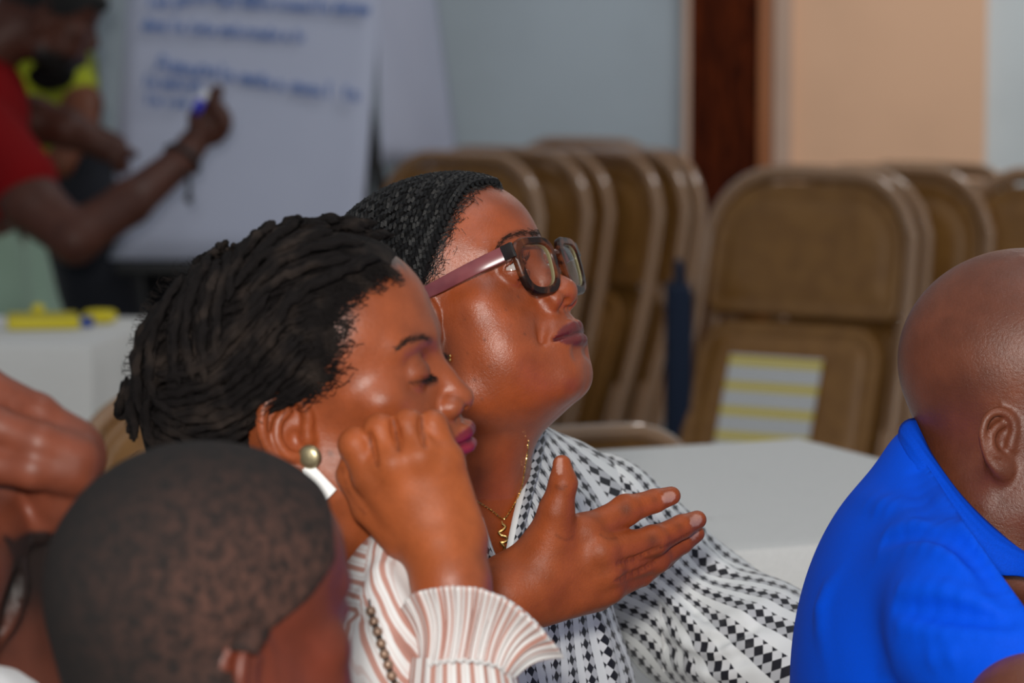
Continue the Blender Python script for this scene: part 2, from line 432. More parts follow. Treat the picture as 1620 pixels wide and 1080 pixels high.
def ear(S, P):
    R0, T0, s0 = S.R, S.T, S.sc; s = P['ears']; ex = v3(P['ear'])
    for sg in ((1, -1) if P['sym_ear'] else (1,)):
        a = P['earrot']; A = rotv((a[0], a[1], a[2]))
        if sg < 0: M = np.diag([-1.0, 1, 1]); A = M @ A
        S.frame(R0 @ A, R0 @ (ex * (sg, 1, 1)) * s0 + T0, s0 * s)
        # local: y forward, z up, x outward
        S.ell((-.002, -.003, .004), (.0055, .0165, .027), k=.006)
        hel = [(.003, .010, .002), (.006, .014, .016), (.008, .009, .029), (.009, -.003, .0345), (.009, -.015, .029), (.008, -.0205, .014), (.006, -.0185, -.002), (.004, -.012, -.016), (.003, -.003, -.025)]
        S.ell((.007, -.004, .008), (.006, .0145, .022), k=.004, kind='s')
        S.chain(hel, [.0032, .0034, .0036, .0037, .0038, .0038, .0034, .0034, .004], k=.003, smooth=3)
        S.chain([(.005, .001, .022), (.006, -.008, .016), (.0065, -.0115, .004), (.006, -.0075, -.008), (.004, .001, -.0125)], [.0030, .0034, .0036, .0034, .003], k=.004, smooth=3)
        S.ell((.004, .002, .001), (.007, .0075, .0085), k=.004, kind='s')
        S.ell((.002, .0105, .0), (.0045, .004, .0065), k=.004)
        S.ell((.001, .001, -.023), (.0045, .0085, .0095), k=.006)
    S.frame(R0, T0, s0)
v3 = lambda x: np.array(x, float)
def lipmask(q, P):
    """1 on the lips"""
    x = np.abs(q[:, 0]); u, l, co = v3(P['ul']), v3(P['ll']), v3(P['cor']); t = np.clip(x / (co[0] + .001), 0, 1)
    zc = (u[2] + l[2]) / 2 * (1 - t) + co[2] * t
    top = u[2] + P['lipr'][0] * .85 - .0012 * np.exp(-(x / .003) ** 2); bot = l[2] - P['lipr'][1] * .88
    zt = zc + (top - zc) * np.sqrt(np.clip(1 - t ** 2.2, 0, 1)); zb = zc + (bot - zc) * np.sqrt(np.clip(1 - t ** 2.4, 0, 1))
    m = sstep(q[:, 2], zb - .0007, zb + .0007) * (1 - sstep(q[:, 2], zt - .0007, zt + .0007)) * (x < co[0] + .001) * (q[:, 1] > co[1] - .012)
    seam = np.exp(-((q[:, 2] - zc) / .0011) ** 2)
    return m, seam * m
def paint(c, m, k):
    m = np.clip(m, 0, 1)[:, None]; c[:] = c * (1 - m) + np.asarray(k, np.float32) * m
def blob(q, c, r): return np.exp(-(((q - np.asarray(c, np.float32)) / np.asarray(r, np.float32)) ** 2).sum(1))

def polymask(q, L, w):
    """soft mask along a polyline of local points (mirrored), w = half width per point"""
    a = q.copy(); a[:, 0] = np.abs(a[:, 0]); C, W = spline(L, np.broadcast_to(np.asarray(w, float), (len(L),)), 5); out = np.zeros(len(q), np.float32); near = np.flatnonzero(((a - C.mean(0)) ** 2).sum(1) < .05 ** 2)
    for c, r in zip(C, W): out[near] = np.maximum(out[near], np.exp(-(((a[near] - c) / r) ** 2).sum(1) ** 1.5))
    return out
def skin_material(name, rough=.40, spec=.5, bumpy=.25, sss=.06):
    m = Mat(name, rough=rough, spec=spec)
    c = m.attr('Col'); n1 = m.noise(60, 3); n2 = m.noise(420, 2); n3 = m.noise(1500, 2, .6)
    f = m.mix(n1.step(.3, .7), (.88, .86, .84), (1.04, 1.04, 1.05)); c = m.mix(1.0, c, f, 'MULTIPLY'); nb = m.noise(17, 3, .6); c = m.mix(1.0, c, m.mix(nb.step(.32, .68), (.84, .84, .88), (1.05, 1.04, 1.02)), 'MULTIPLY'); c = m.mix(1.0, c, m.mix(n3.step(.35, .6), (.90, .88, .87), (1.03, 1.03, 1.03)), 'MULTIPLY')
    m.set('Base Color', c); g = m.attr('Col', 'Alpha'); m.set('Roughness', n2 * .16 + (g * -.16 + (rough + .08))); m.set('Specular IOR Level', g * spec)
    m.set('Subsurface Weight', sss); m.set('Subsurface Scale', .006); m.set('Subsurface Radius', (1.0, .35, .15))
    m.bump(n2 * .6 + n3 * .5, bumpy, .0008); return m
# ------------------------------------------------------------------ the room
YW = 7.55
def onwall(px, py, y=YW):
    d = FW + RT * (px - 810) / FPX - UP * (py - 540) / FPX; return CAM + d * (y - CAM[1]) / d[1]
def wx(px, y=YW): return float(onwall(px, 200, y)[0])
def struct(name, bag, mat, parent=None):
    o = bag.make(name, mat, parent, smooth=False)
    if parent is None: o['kind'] = 'structure'
    return o
def paint_mat(name, col, rough=.6):
    m = Mat(name, col, rough, .3); n = m.noise(3, 3); m.set('Base Color', m.mix(n.step(.3, .7), tuple(c * .94 for c in col), tuple(c * 1.05 for c in col))); m.bump(m.noise(180, 3), .12, .002); return m
def slab(px0, px1, z0, z1, y0, y1): a, b = wx(px0), wx(px1); return (((a + b) / 2, (y0 + y1) / 2, (z0 + z1) / 2), (b - a, y1 - y0, z1 - z0))
wallblue = paint_mat('grey_blue_wall', lin(184, 197, 208)); peach = paint_mat('peach_wall', lin(255, 206, 170)); walllight = paint_mat('pale_grey_wall', lin(232, 240, 244))
struct('wall_back', Bag().box(*slab(-900, 1079, 0, 3.2, YW, YW + .12)), wallblue)
struct('wall_back_peach', Bag().box(*slab(1250, 1557, 0, 3.2, YW - .02, YW + .12)), peach)
struct('wall_back_right', Bag().box(*slab(1557, 2500, 0, 3.2, YW, YW + .12)), walllight)
darkwood = Mat('dark_varnished_wood', rough=.5, spec=.05); _v = darkwood.scalevec(darkwood.coord(), (9, 9, 1.1)); _n = darkwood.noise(6, 4, .6, _v, dist=1.2); darkwood.set('Base Color', darkwood.mix(_n.step(.3, .7), (.030, .004, .001), (.13, .022, .004)))
lit_wood = Mat('lit_wood_edge', rough=.35); _v = lit_wood.scalevec(lit_wood.coord(), (20, 20, 1.0)); _n = lit_wood.noise(5, 3, .6, _v); lit_wood.set('Base Color', lit_wood.mix(_n, (.34, .085, .010), (.60, .19, .03)))  # door edge: light on the return put into a brighter orange wood colour
beige = paint_mat('beige_trim', lin(214, 182, 162))
d = Bag().box(*slab(1090, 1200, 0, 2.1, YW + .01, YW + .05)); dr = struct('door_1', d, darkwood)
struct('door_edge', Bag().box(*slab(1200, 1222, 0, 2.1, YW - .012, YW + .05)), lit_wood, dr)
struct('trim_1', Bag().box(*slab(1079, 1090, 0, 2.16, YW - .03, YW + .05)), beige); struct('trim_2', Bag().box(*slab(1222, 1250, 0, 2.16, YW - .035, YW + .05)), beige); struct('trim_3', Bag().box(*slab(1079, 1250, 2.1, 2.2, YW - .03, YW + .05)), beige)
struct('wall_over_door', Bag().box(*slab(1079, 1250, 2.2, 3.2, YW, YW + .12)), wallblue)
fl = Mat('floor_tiles', (.4, .38, .36), .35); _x = fl.noise(8, 3); fl.set('Base Color', fl.mix(_x, (.30, .28, .26), (.42, .40, .37)))
struct('floor', Bag().box((0, 4.0, -.05), (9, 9, .1)), fl)
struct('wall_left', Bag().box((-3.2, 4.0, 1.6), (.12, 8, 3.2)), wallblue); struct('wall_right', Bag().box((3.2, 4.0, 1.6), (.12, 8, 3.2)), walllight)
struct('baseboard_back', Bag().box(*slab(-900, 1079, 0, .1, YW - .015, YW)), beige)
# ------------------------------------------------------------------ the woman with glasses
skin_w1 = skin_material('skin_warm_brown', .33, .75, .55)
SK1 = np.array(lin(174, 84, 40), np.float32)
class Pose:
    def __init__(s, deg, px, py, d, sc): s.R = rotv(np.radians(deg)); s.T = at(px, py, d); s.s = sc
    def w(s, p): return s.s * (np.asarray(p, float) @ s.R.T) + s.T
    def l(s, V): return ((np.asarray(V) - s.T) @ s.R) / s.s
H1 = Pose((26, -4, -114), 713, 545, 2.75, 1.005)
Z1 = .15
at1 = lambda x, y, d: at(x, y, d + Z1)
def px2w1(L): return np.array([at1(*p) for p in L])
def finger1(S, pts, rad, k=.006, inner=.004): S.chain(px2w1(pts), np.array(rad) * 1.05, k=k, inner=inner)
def body_w1():
    S = Sdf(); S.frame(H1.R, H1.T, H1.s)
    P = head(S, dict(ear=(.0715, .012, .002), fore=((0, .036, .064), (.062, .066, .056)), tip=(0, .1075, -.001, .0125), bridge=(0, .100, .014, .0085), ala=(.0150, .1005, -.0055), alar=(.009, .0115, .009), nostril=(.0085, .109, -.0125),
        ul=(0, .1060, -.0305), ll=(0, .1035, -.0420), cor=(.0270, .0945, -.0375), lipr=(.0044, .0058), eye=(.032, .0870, .027), fold=True, lidh=.0036, mound=((0, .086, -.036), (.032, .022, .026)),
        chin=(0, .083, -.064), chinr=(.024, .0165, .016), cheek=((.042, .055, -.022), (.028, .030, .038)), gon=(.047, .020, -.050), jawr=(.019, .015),
        under=[((0, .036, -.060), (.042, .040, .022)), ((.0, .042, -.036), (.052, .042, .040))], cran=((0, -.003, .052), (.073, .093, .081))))
    S.frame()
    M = at1(735, 800, 2.65)
    nk = px2w1([(712, 800, 2.655), (703, 700, 2.645)]); S.chain([nk[0], nk[1], H1.w((0, -.005, -.01))], [.065, .058, .054], k=.03, inner=.02)
    S.cap(H1.w((0, .022, -.045)), at1(728, 760, 2.62), .046, .05, k=.03)
    R = rotv((0, 0, math.radians(-128))); S.frame(R, M)
    S.ell((0, .004, -.15), (.150, .092, .17), k=.05); S.ell((0, .015, -.05), (.10, .065, .07), k=.05)
    S.cap((.15, 0, -.03), (-.15, 0, -.03), .048, k=.05); S.cap((.03, 0, .04), (.13, -.01, -.0), .035, k=.05, sym=True)
    S.ell((0, -.01, -.36), (.15, .10, .16), k=.06)
    S.frame()
    # left arm under the sleeve
    S.chain([S_w(M, R, (-.168, 0, -.035)), at1(1010, 893, 2.81), at1(1100, 978, 2.82), at1(1200, 1035, 2.76), at1(1330, 1095, 2.68)], [.046, .045, .043, .040, .034], k=.02, inner=.01)
    # right arm: shoulder, elbow, wrist
    S.chain([S_w(M, R, (.168, 0, -.035)), at1(500, 1080, 2.51), at1(700, 992, 2.44), at1(800, 940, 2.425), at1(835, 926, 2.428)], [.046, .042, .036, .0275, .027], k=.02, inner=.015)
    # right hand: palm, fingers, thumb
    MC = dict(i=(927, 842, 2.432), m=(948, 872, 2.430), r=(957, 902, 2.437), l=(962, 928, 2.447)); W = (822, 932, 2.430)
    for kx, o, r0, r1 in (('i', (-2, -26), .020, .0135), ('m', (0, -6), .021, .0135), ('r', (4, 14), .020, .013), ('l', (8, 34), .017, .0125)):
        S.cap(at1(W[0] + o[0], W[1] + o[1] * .8, W[2] + .004), at1(*MC[kx]), r0, r1, k=.016)
    S.cap(at1(862, 945, 2.450), at1(940, 935, 2.462), .019, .016, k=.02)
    S.cap(at1(868, 880, 2.452), at1(930, 860, 2.462), .018, .014, k=.02)
    finger1(S, [MC['i'], (990, 807, 2.452), (1036, 792, 2.466), (1062, 784, 2.476)], [.0128, .0105, .0086, .0070])
    finger1(S, [MC['m'], (1033, 856, 2.462), (1078, 833, 2.480), (1103, 822, 2.492)], [.0128, .0106, .0088, .0070])
    finger1(S, [MC['r'], (1037, 884, 2.478), (1078, 858, 2.498), (1101, 844, 2.510)], [.0120, .0100, .0084, .0066])
    finger1(S, [MC['l'], (1014, 908, 2.478), (1050, 884, 2.496), (1076, 866, 2.510)], [.0115, .0090, .0076, .0060])
    for a, r in (((990, 806, 2.4505), .0112), ((1033, 855, 2.4605), .0114), ((1037, 883, 2.4765), .0107)): S.ell(at1(*a), (r,) * 3, k=.008)
    for a in ('i', 'm', 'r'): S.ell(at1(MC[a][0] + 2, MC[a][1] - 1, MC[a][2] - .003), (.0125, .0125, .0125), k=.008)
    finger1(S, [(862, 890, 2.428), (880, 808, 2.412), (891, 764, 2.408), (889, 734, 2.412)], [.022, .0125, .0098, .0068], k=.02, inner=.007)
    S.cap(at1(868, 860, 2.432), at1(915, 845, 2.440), .014, .010, k=.02)
    CR = (((978, 892), (1008, 882), (1045, 866)), ((976, 918), (1005, 906), (1036, 890)))
    for L in CR: ridge(S, L, 2.4, 3.0, .0022, .0020, k=.004, kind='s')
    V, Q = S.mesh(.0019); SF = Surf((V, Q))
    col = np.tile(SK1, (len(V), 1)); q = H1.l(V)
    m, sm = lipmask(q, P); face = (q[:, 1] > .05) & (np.abs(q[:, 0]) < .08)
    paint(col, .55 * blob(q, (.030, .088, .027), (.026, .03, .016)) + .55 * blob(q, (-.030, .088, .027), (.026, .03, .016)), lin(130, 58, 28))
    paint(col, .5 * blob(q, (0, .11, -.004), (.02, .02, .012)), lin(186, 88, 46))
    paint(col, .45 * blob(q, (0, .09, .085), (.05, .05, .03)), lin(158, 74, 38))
    paint(col, m * .95, lin(120, 40, 42)); paint(col, sm * .8, lin(52, 14, 20))
    for x, y, r, a in ((767, 538, 2.2, .7), (830, 528, 3, .6), (845, 508, 2, .5), (820, 470, 2, .8), (712, 560, 2.5, .5), (740, 560, 2, .5), (750, 600, 2.6, .7), (735, 505, 2, .4), (800, 490, 2, .5), (808, 515, 2, .4), (775, 580, 2, .4), (905, 485, 1.6, .6), (703, 600, 2, .5), (762, 632, 2, .5)):
        c = SF.trace(x, y)[0]; paint(col, a * np.exp(-((V - c) ** 2).sum(1) / (r / 2050) ** 2), lin(70, 34, 24))
    bp = [(785, 400), (792, 386), (804, 375), (820, 370), (836, 370), (852, 374)]; BL = H1.l(SF.trace([p[0] for p in bp], [p[1] for p in bp])); paint(col, .72 * polymask(q.astype(np.float32), BL, [.0012, .0022, .0030, .0034, .0036, .0034]), lin(52, 28, 22))
    for L in CR + (((1045, 866), (1066, 856), (1090, 842)), ((950, 846), (962, 852), (975, 850)), ((880, 846), (893, 853), (906, 850)), ((880, 770), (888, 772), (896, 770))): crease(col, V, SF, L, .0012, .6, lin(70, 32, 18))  # shade in the gaps and folds of the hand painted into the colour
    # hand: darker knuckles, pale nails
    for x, y, r, a in ((990, 806, 13, .75), (1033, 854, 14, .75), (1036, 790, 8, .45), (1075, 832, 9, .5), (1038, 880, 12, .5), (927, 838, 16, .2), (952, 872, 16, .25), (958, 900, 14, .25)):
        c = SF.trace(x, y)[0]; paint(col, a * np.exp(-(((V - c) ** 2).sum(1) / (r / 2180) ** 2) ** 1.0), lin(84, 46, 34))
    paint(col, .5 * np.exp(-((V - at1(900, 900, 2.42)) ** 2).sum(1) / .07 ** 2), lin(152, 80, 44))
    for (x, y, dx, dy, l, wd) in ((1058, 786, .95, -.3, 13, 9.5), (1101, 823, .9, -.42, 12, 9.5), (1098, 845, .9, -.42, 10, 7), (885, 737, .05, -1, 15, 5.5)):
        c = SF.trace(x, y)[0]; a = RT * dx - UP * dy; a /= np.linalg.norm(a); b = RT * -dy - UP * dx; b /= np.linalg.norm(b)
        e = V - c; m = 1 - sstep((e @ a / (l / 2150)) ** 2 + (e @ b / (wd / 2150)) ** 2, .75, 1.1); m *= np.linalg.norm(e, axis=1) < .011
        paint(col, m, lin(214, 156, 136))
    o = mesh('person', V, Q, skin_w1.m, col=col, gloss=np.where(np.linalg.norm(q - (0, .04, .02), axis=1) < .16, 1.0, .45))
    tag(o, 'woman in tortoiseshell glasses gesturing with a raised hand, black and white patterned blouse', 'person')
    return o, SF, P, (M, R)
def S_w(M, R, p): return M + np.asarray(p, float) @ np.asarray(R).T
woman1, S1, P1, TF1 = body_w1()
# ------------------------------------------------------------------ the woman resting her cheek on her fist
skin_w2 = skin_material('skin_reddish_brown', .38, .6, .40)
SK2 = np.array(lin(160, 81, 43), np.float32)
H2 = Pose((10, 8, -97), 487, 680, 2.38, .942)
at2 = lambda x, y, d: at(x, y, d - .07)
def finger2(S, pts, rad, k=.006, inner=.004): S.chain([at2(*p) for p in pts], rad, k=k, inner=inner)
def body_w2():
    S = Sdf(); S.frame(H2.R, H2.T, H2.s); y0, z0 = .014, .015
    P = dict(HEAD)
    sh = lambda p: tuple(np.asarray(p[:3], float) + (0, y0, z0)) + tuple(p[3:])
    P.update(cran=(sh((0, -.001, .047)), (.072, .091, .080)), fore=(sh((0, .030, .062)), (.061, .062, .056)), face=(sh((0, .040, -.010)), (.059, .052, .068)), gon=sh(P['gon']), chin=sh((0, .080, -.064)),
        cheek=(sh((.040, .054, -.020)), P['cheek'][1]), zyg=(sh((.052, .056, .012)), P['zyg'][1]), brow=(sh((.008, .087, .044)), sh((.043, .072, .047)), .009), eye=sh((.032, .078, .023)), lid='closed',
        sell=sh((0, .088, .026, .0075)), bridge=sh((0, .097, .008, .0075)), tip=sh((0, .1035, -.0085, .0115)), ala=sh((.014, .0975, -.0115)), nostril=sh((.0075, .1055, -.0185)),
        mound=(sh((0, .085, -.038)), (.028, .020, .024)), ul=sh((0, .1045, -.0345)), ll=sh((0, .1020, -.0470)), cor=sh((.0250, .0915, -.0395)), lipr=(.0060, .0072), ear=sh((.070, -.010, -.004)), earrot=(.02, -.12, .35), ears=1.02)
    head(S, P); S.frame()
    S.chain([H2.w((0, 0, .0)), at2(512, 800, 2.46), at2(520, 920, 2.46)], [.056, .054, .060], k=.03, inner=.02)
    M = at2(515, 960, 2.46); R = rotv((0, 0, math.radians(-100))); S.frame(R, M)
    S.ell((0, .0, -.17), (.150, .095, .17), k=.05); S.cap((.14, 0, -.05), (-.14, 0, -.05), .05, k=.05); S.cap((.03, 0, .03), (.12, -.01, -.03), .035, k=.05, sym=True)
    S.ell((0, -.01, -.36), (.15, .10, .16), k=.06)
    S.frame()
    S.chain([S_w(M, R, (-.155, 0, -.05)), at2(560, 1200, 2.72), at2(700, 1240, 2.62)], [.046, .042, .036], k=.02, inner=.01)
    # right arm, elbow below, forearm upright, fist on the cheek
    S.chain([S_w(M, R, (.155, 0, -.05)), at2(742, 1280, 2.33), at2(733, 1056, 2.337), at2(713, 920, 2.345), at2(700, 868, 2.350)], [.046, .038, .0265, .0255, .0250], k=.02, inner=.015)
    MC = dict(i=(590, 752, 2.352), m=(622, 733, 2.342), r=(664, 722, 2.342), l=(703, 728, 2.350))
    for kx, o, r0, r1 in (('i', -28, .021, .0145), ('m', -8, .021, .0140), ('r', 12, .021, .0135), ('l', 26, .018, .0130)):
        S.cap(at2(700 + o, 850, 2.356), at2(*MC[kx]), r0, r1, k=.016)
    S.cap(at2(640, 800, 2.372), at2(680, 780, 2.372), .022, .022, k=.02)
    PP = dict(i=(563, 703, 2.350), m=(601, 680, 2.346), r=(645, 673, 2.346), l=(684, 672, 2.352)); rr = dict(i=.0118, m=.0112, r=.0108, l=.0100)
    DP = dict(i=(575, 712, 2.374), m=(606, 695, 2.372), r=(648, 690, 2.372), l=(684, 690, 2.374))
    for kx in 'imrl': finger2(S, [MC[kx], PP[kx], DP[kx], (DP[kx][0] + 8, DP[kx][1] + 40, 2.378)], [rr[kx] * 1.12, rr[kx], rr[kx] * .9, rr[kx] * .8], k=.0035, inner=.005)
    for kx in 'imrl': S.ell(at2(MC[kx][0], MC[kx][1], MC[kx][2] - .004), (.0115,) * 3, k=.010)
    # thumb tucked along the index side
    finger2(S, [(640, 840, 2.362), (585, 800, 2.362), (556, 752, 2.366), (560, 722, 2.372)], [.020, .0125, .0100, .0085], k=.006, inner=.007)
    CR = (((584, 684), (588, 705), (596, 736)), ((622, 664), (626, 682), (631, 712)), ((666, 660), (668, 680), (672, 706)))
    for L in CR: ridge(S, L, 2.1, 2.5, .0024, .0024, k=.004, kind='s')
    V, Q = S.mesh(.0019); SF = Surf((V, Q))
    col = np.tile(SK2, (len(V), 1)); q = H2.l(V)
    m, sm = lipmask(q, P)
    fist = np.exp(-(np.maximum(np.linalg.norm(V - at2(645, 790, 2.35), axis=1) - .045, 0) / .02) ** 2)
    e = P['eye']
    paint(col, .5 * blob(q, (e[0], e[1] + .012, e[2] + .004), (.022, .02, .012)), lin(112, 54, 30))
    paint(col, .7 * np.exp(-((q[:, 2] - (e[2] - .0058 + 9 * (q[:, 0] - .031) ** 2)) / .0016) ** 2) * (np.abs(q[:, 0] - .033) < .015) * (q[:, 1] > .06), lin(22, 12, 12))
    paint(col, .35 * blob(q, (.05, .06, .05), (.05, .05, .03)), lin(156, 80, 46))
    bp = [(628, 552), (640, 541), (655, 535), (668, 533), (682, 539)]; BL = H2.l(SF.trace([p[0] for p in bp], [p[1] for p in bp])); paint(col, .6 * polymask(q.astype(np.float32), BL, [.0014, .0022, .0030, .0034, .0034]), lin(50, 28, 22))
    paint(col, m * .95, lin(146, 22, 56)); paint(col, (m * sstep(q[:, 2], P['ul'][2] - .004, P['ul'][2] + .002)) * .6, lin(92, 18, 36)); paint(col, sm * .8, lin(52, 10, 24))
    paint(col, fist * .9, lin(173, 92, 50))
    for kx in 'imrl': paint(col, .22 * np.exp(-((V - SF.trace(MC[kx][0], MC[kx][1])[0]) ** 2).sum(1) / .007 ** 2), lin(112, 58, 32))
    for L in CR: crease(col, V, SF, L, .0013, .75, lin(74, 32, 18))
    crease(col, V, SF, ((541, 740), (552, 778), (576, 812)), .0014, .5, lin(80, 36, 20))
    paint(col, np.exp(-((V - SF.trace(523, 717)[0]) ** 2).sum(1) / .0014 ** 2), lin(40, 20, 16))
    o = mesh('person', V, Q, skin_w2.m, col=col, gloss=1 - .55 * np.clip(fist * 1.2, 0, 1))
    tag(o, 'woman in a striped blouse with eyes lowered, cheek resting on her fist', 'person')
    return o, SF, P
woman2, S2, P2 = body_w2()
# ------------------------------------------------------------------ the bald man in blue
skin_m2 = skin_material('skin_deep_brown', .36, .6, .6)
SK3 = np.array(lin(114, 62, 41), np.float32)
H3 = Pose((2, 0, -106), 1630, 678, 2.62, 1.02)
def body_m2():
    S = Sdf(); S.frame(H3.R, H3.T, H3.s)
    P = head(S, dict(cran=((0, -.004, .052), (.075, .096, .086)), ear=(.073, -.013, -.003), earrot=(-.05, -.12, .38), lid='closed', ears=.72))
    S.frame()
    S.chain([H3.w((0, -.006, .0)), at(1606, 800, 2.62), at(1606, 900, 2.63)], [.064, .064, .072], k=.03, inner=.02)
    S.cap(H3.w((0, -.045, .0)), at(1560, 820, 2.62), .035, .05, k=.03)
    M = at(1560, 960, 2.63); R = rotv((0, 0, math.radians(-82))); S.frame(R, M)
    S.ell((0, -.02, -.17), (.19, .12, .19), k=.05); S.cap((.16, 0, -.04), (-.16, 0, -.04), .06, k=.05); S.ell((0, -.01, -.38), (.18, .12, .16), k=.06)
    S.frame()
    S.chain([S_w(M, R, (.18, .0, -.05)), at(1640, 1140, 2.34), at(1830, 1120, 2.36), at(1900, 1100, 2.40)], [.058, .050, .04, .03], k=.02, inner=.01)
    S.chain([S_w(M, R, (-.18, .0, -.05)), at(1640, 1140, 2.90), at(1830, 1120, 2.80), at(1900, 1100, 2.76)], [.058, .050, .04, .03], k=.02, inner=.01)
    for d, sg in ((2.40, 1), (2.76, -1)):
        S.ell(at(1965, 1090, d), (.046, .040, .016), k=.02)
        for i, (dy, L) in enumerate(((-.030, .072), (-.010, .080), (.010, .076), (.029, .060))):
            a = at(2030, 1085, d) + FW * dy; S.chain([a, a + RT * L * .5 + UP * .008, a + RT * L - UP * .004], [.0105, .0095, .0075], k=.005, inner=.004)
        a = at(1950, 1085, d) + FW * .035 * sg; S.chain([a, a + RT * .03 + FW * .022 * sg, a + RT * .058 + FW * .026 * sg], [.014, .0115, .009], k=.008, inner=.004)
    V, Q = S.mesh(.0026); SF = Surf((V, Q))
    col = np.tile(SK3, (len(V), 1)); q = H3.l(V)
    paint(col, .45 * blob(q, (0, -.02, .12), (.1, .1, .06)), lin(122, 70, 48)); paint(col, .5 * blob(q, (.07, -.01, .0), (.03, .03, .04)), lin(132, 70, 44))
    rs = np.random.default_rng(5)
    for _ in range(46):
        t, u = rs.uniform(-2.9, -.2), rs.uniform(-.6, 1.0); c = np.array((.076 * math.cos(u) * abs(math.sin(t)) ** .5 + .02, -.06 + .07 * rs.uniform(-1, 1), rs.uniform(-.03, .11)))
        paint(col, .35 * np.exp(-((q - c) ** 2).sum(1) / rs.uniform(.008, .018) ** 2), lin(88, 44, 28) if rs.random() < .6 else lin(140, 76, 46))
    o = mesh('person', V, Q, skin_m2.m, col=col)
    tag(o, 'bald man seen from behind wearing a bright blue polo shirt', 'person'); return o, SF, P
man2, S3, P3 = body_m2()
# ------------------------------------------------------------------ the short-haired man close to the camera, out of focus
skin_m1 = skin_material('skin_dark_umber', .45, .4, .15)
SK4 = np.array(lin(112, 52, 34), np.float32)
H4 = Pose((2, 3, -50), 312, 1046, 1.98, .93)
def body_m1():
    S = Sdf(); S.frame(H4.R, H4.T, H4.s)
    P = head(S, dict(ear=(.071, -.012, -.002), tip=(0, .098, -.006, .0125), ala=(.0145, .092, -.011), nostril=(.0075, .100, -.0175), lid='closed'))
    S.frame()
    S.chain([H4.w((0, -.015, .0)), at(370, 1230, 1.96), at(350, 1330, 1.97)], [.062, .060, .066], k=.03, inner=.02)
    M = at(330, 1420, 1.97); R = rotv((0, 0, math.radians(-76))); S.frame(R, M)
    S.ell((0, 0, -.2), (.18, .11, .2), k=.05); S.cap((.16, 0, -.05), (-.16, 0, -.05), .06, k=.05); S.chain([(.18, 0, -.05), (.22, .03, -.32), (.17, .25, -.36)], [.055, .045, .035], k=.02, sym=True, inner=.01)
    S.frame()
    V, Q = S.mesh(.0034); SF = Surf((V, Q))
    col = np.tile(SK4, (len(V), 1)); q = H4.l(V)
    paint(col, .5 * blob(q, (.07, .03, -.01), (.04, .05, .05)), lin(128, 54, 34))
    o = mesh('person', V, Q, skin_m1.m, col=col)
    tag(o, 'man with close-cropped dark hair seated nearest the camera, seen from behind', 'person'); return o, SF, P
man1, S4, P4 = body_m1()
# ------------------------------------------------------------------ clothes
def check_material():
    m = Mat('white_blouse_with_checked_stripes', rough=.55, spec=.35)
    x, y, z = m.xyz(m.attr('cloth', 'Vector'))
    per = .0262; p = .0098
    u = ((x / per).fract() - .5) * per; a = u / p; b = y / p
    i = (a + b + .5).floor(); j = (a - b + .5).floor()
    odd = ((i + j) * .5).fract().gt(.25)
    fa = (a + b + .5).fract(); fb = (a - b + .5).fract()
    inband = a.abs().lt(.80)
    outer = a.abs().gt(.56); tri = (1.0 - 0 if False else (odd * -1.0 + 1.0)) * outer
    grey = m.mix(a.gt(0.0), (.50, .51, .53), (.72, .73, .74))
    black = (.012, .012, .018)
    c = m.mix(odd, black, grey); c = m.mix(inband, (.80, .82, .82), c)
    m.set('Base Color', c); f = m.noise(900, 2); m.bump(f, .08, .0005); m.set('Sheen Weight', .1)
    return m
def stripe_material():
    m = Mat('rust_striped_cotton', rough=.7, spec=.25)
    x, y, z = m.xyz(m.attr('cloth', 'Vector'))
    f = x.fract(); band = f.step(.08, .16) * (f.step(.46, .54) * -1.0 + 1.0)
    thin = f.step(.66, .70) * (f.step(.76, .80) * -1.0 + 1.0)
    c = m.mix(band, (.80, .80, .80), lin(190, 142, 130)); c = m.mix(thin * .35, c, lin(190, 142, 130))
    m.set('Base Color', c); m.bump(m.noise(900, 2), .12, .0005); return m
def plain_cloth(name, col, rough=.75, scale=1500, bump=.15, sheen=.2):
    m = Mat(name, col, rough, .25); n = m.noise(scale, 2); m.set('Base Color', m.mix(n.step(.3, .7), tuple(c * .9 for c in col), tuple(min(1, c * 1.06) for c in col)))
    m.bump(n, bump, .0006); m.set('Sheen Weight', sheen); return m
check = check_material(); stripe = stripe_material()
blue = plain_cloth('royal_blue_knit', lin(0, 84, 236), .7, 1800, .2, 0); blue.set('Specular IOR Level', .12)

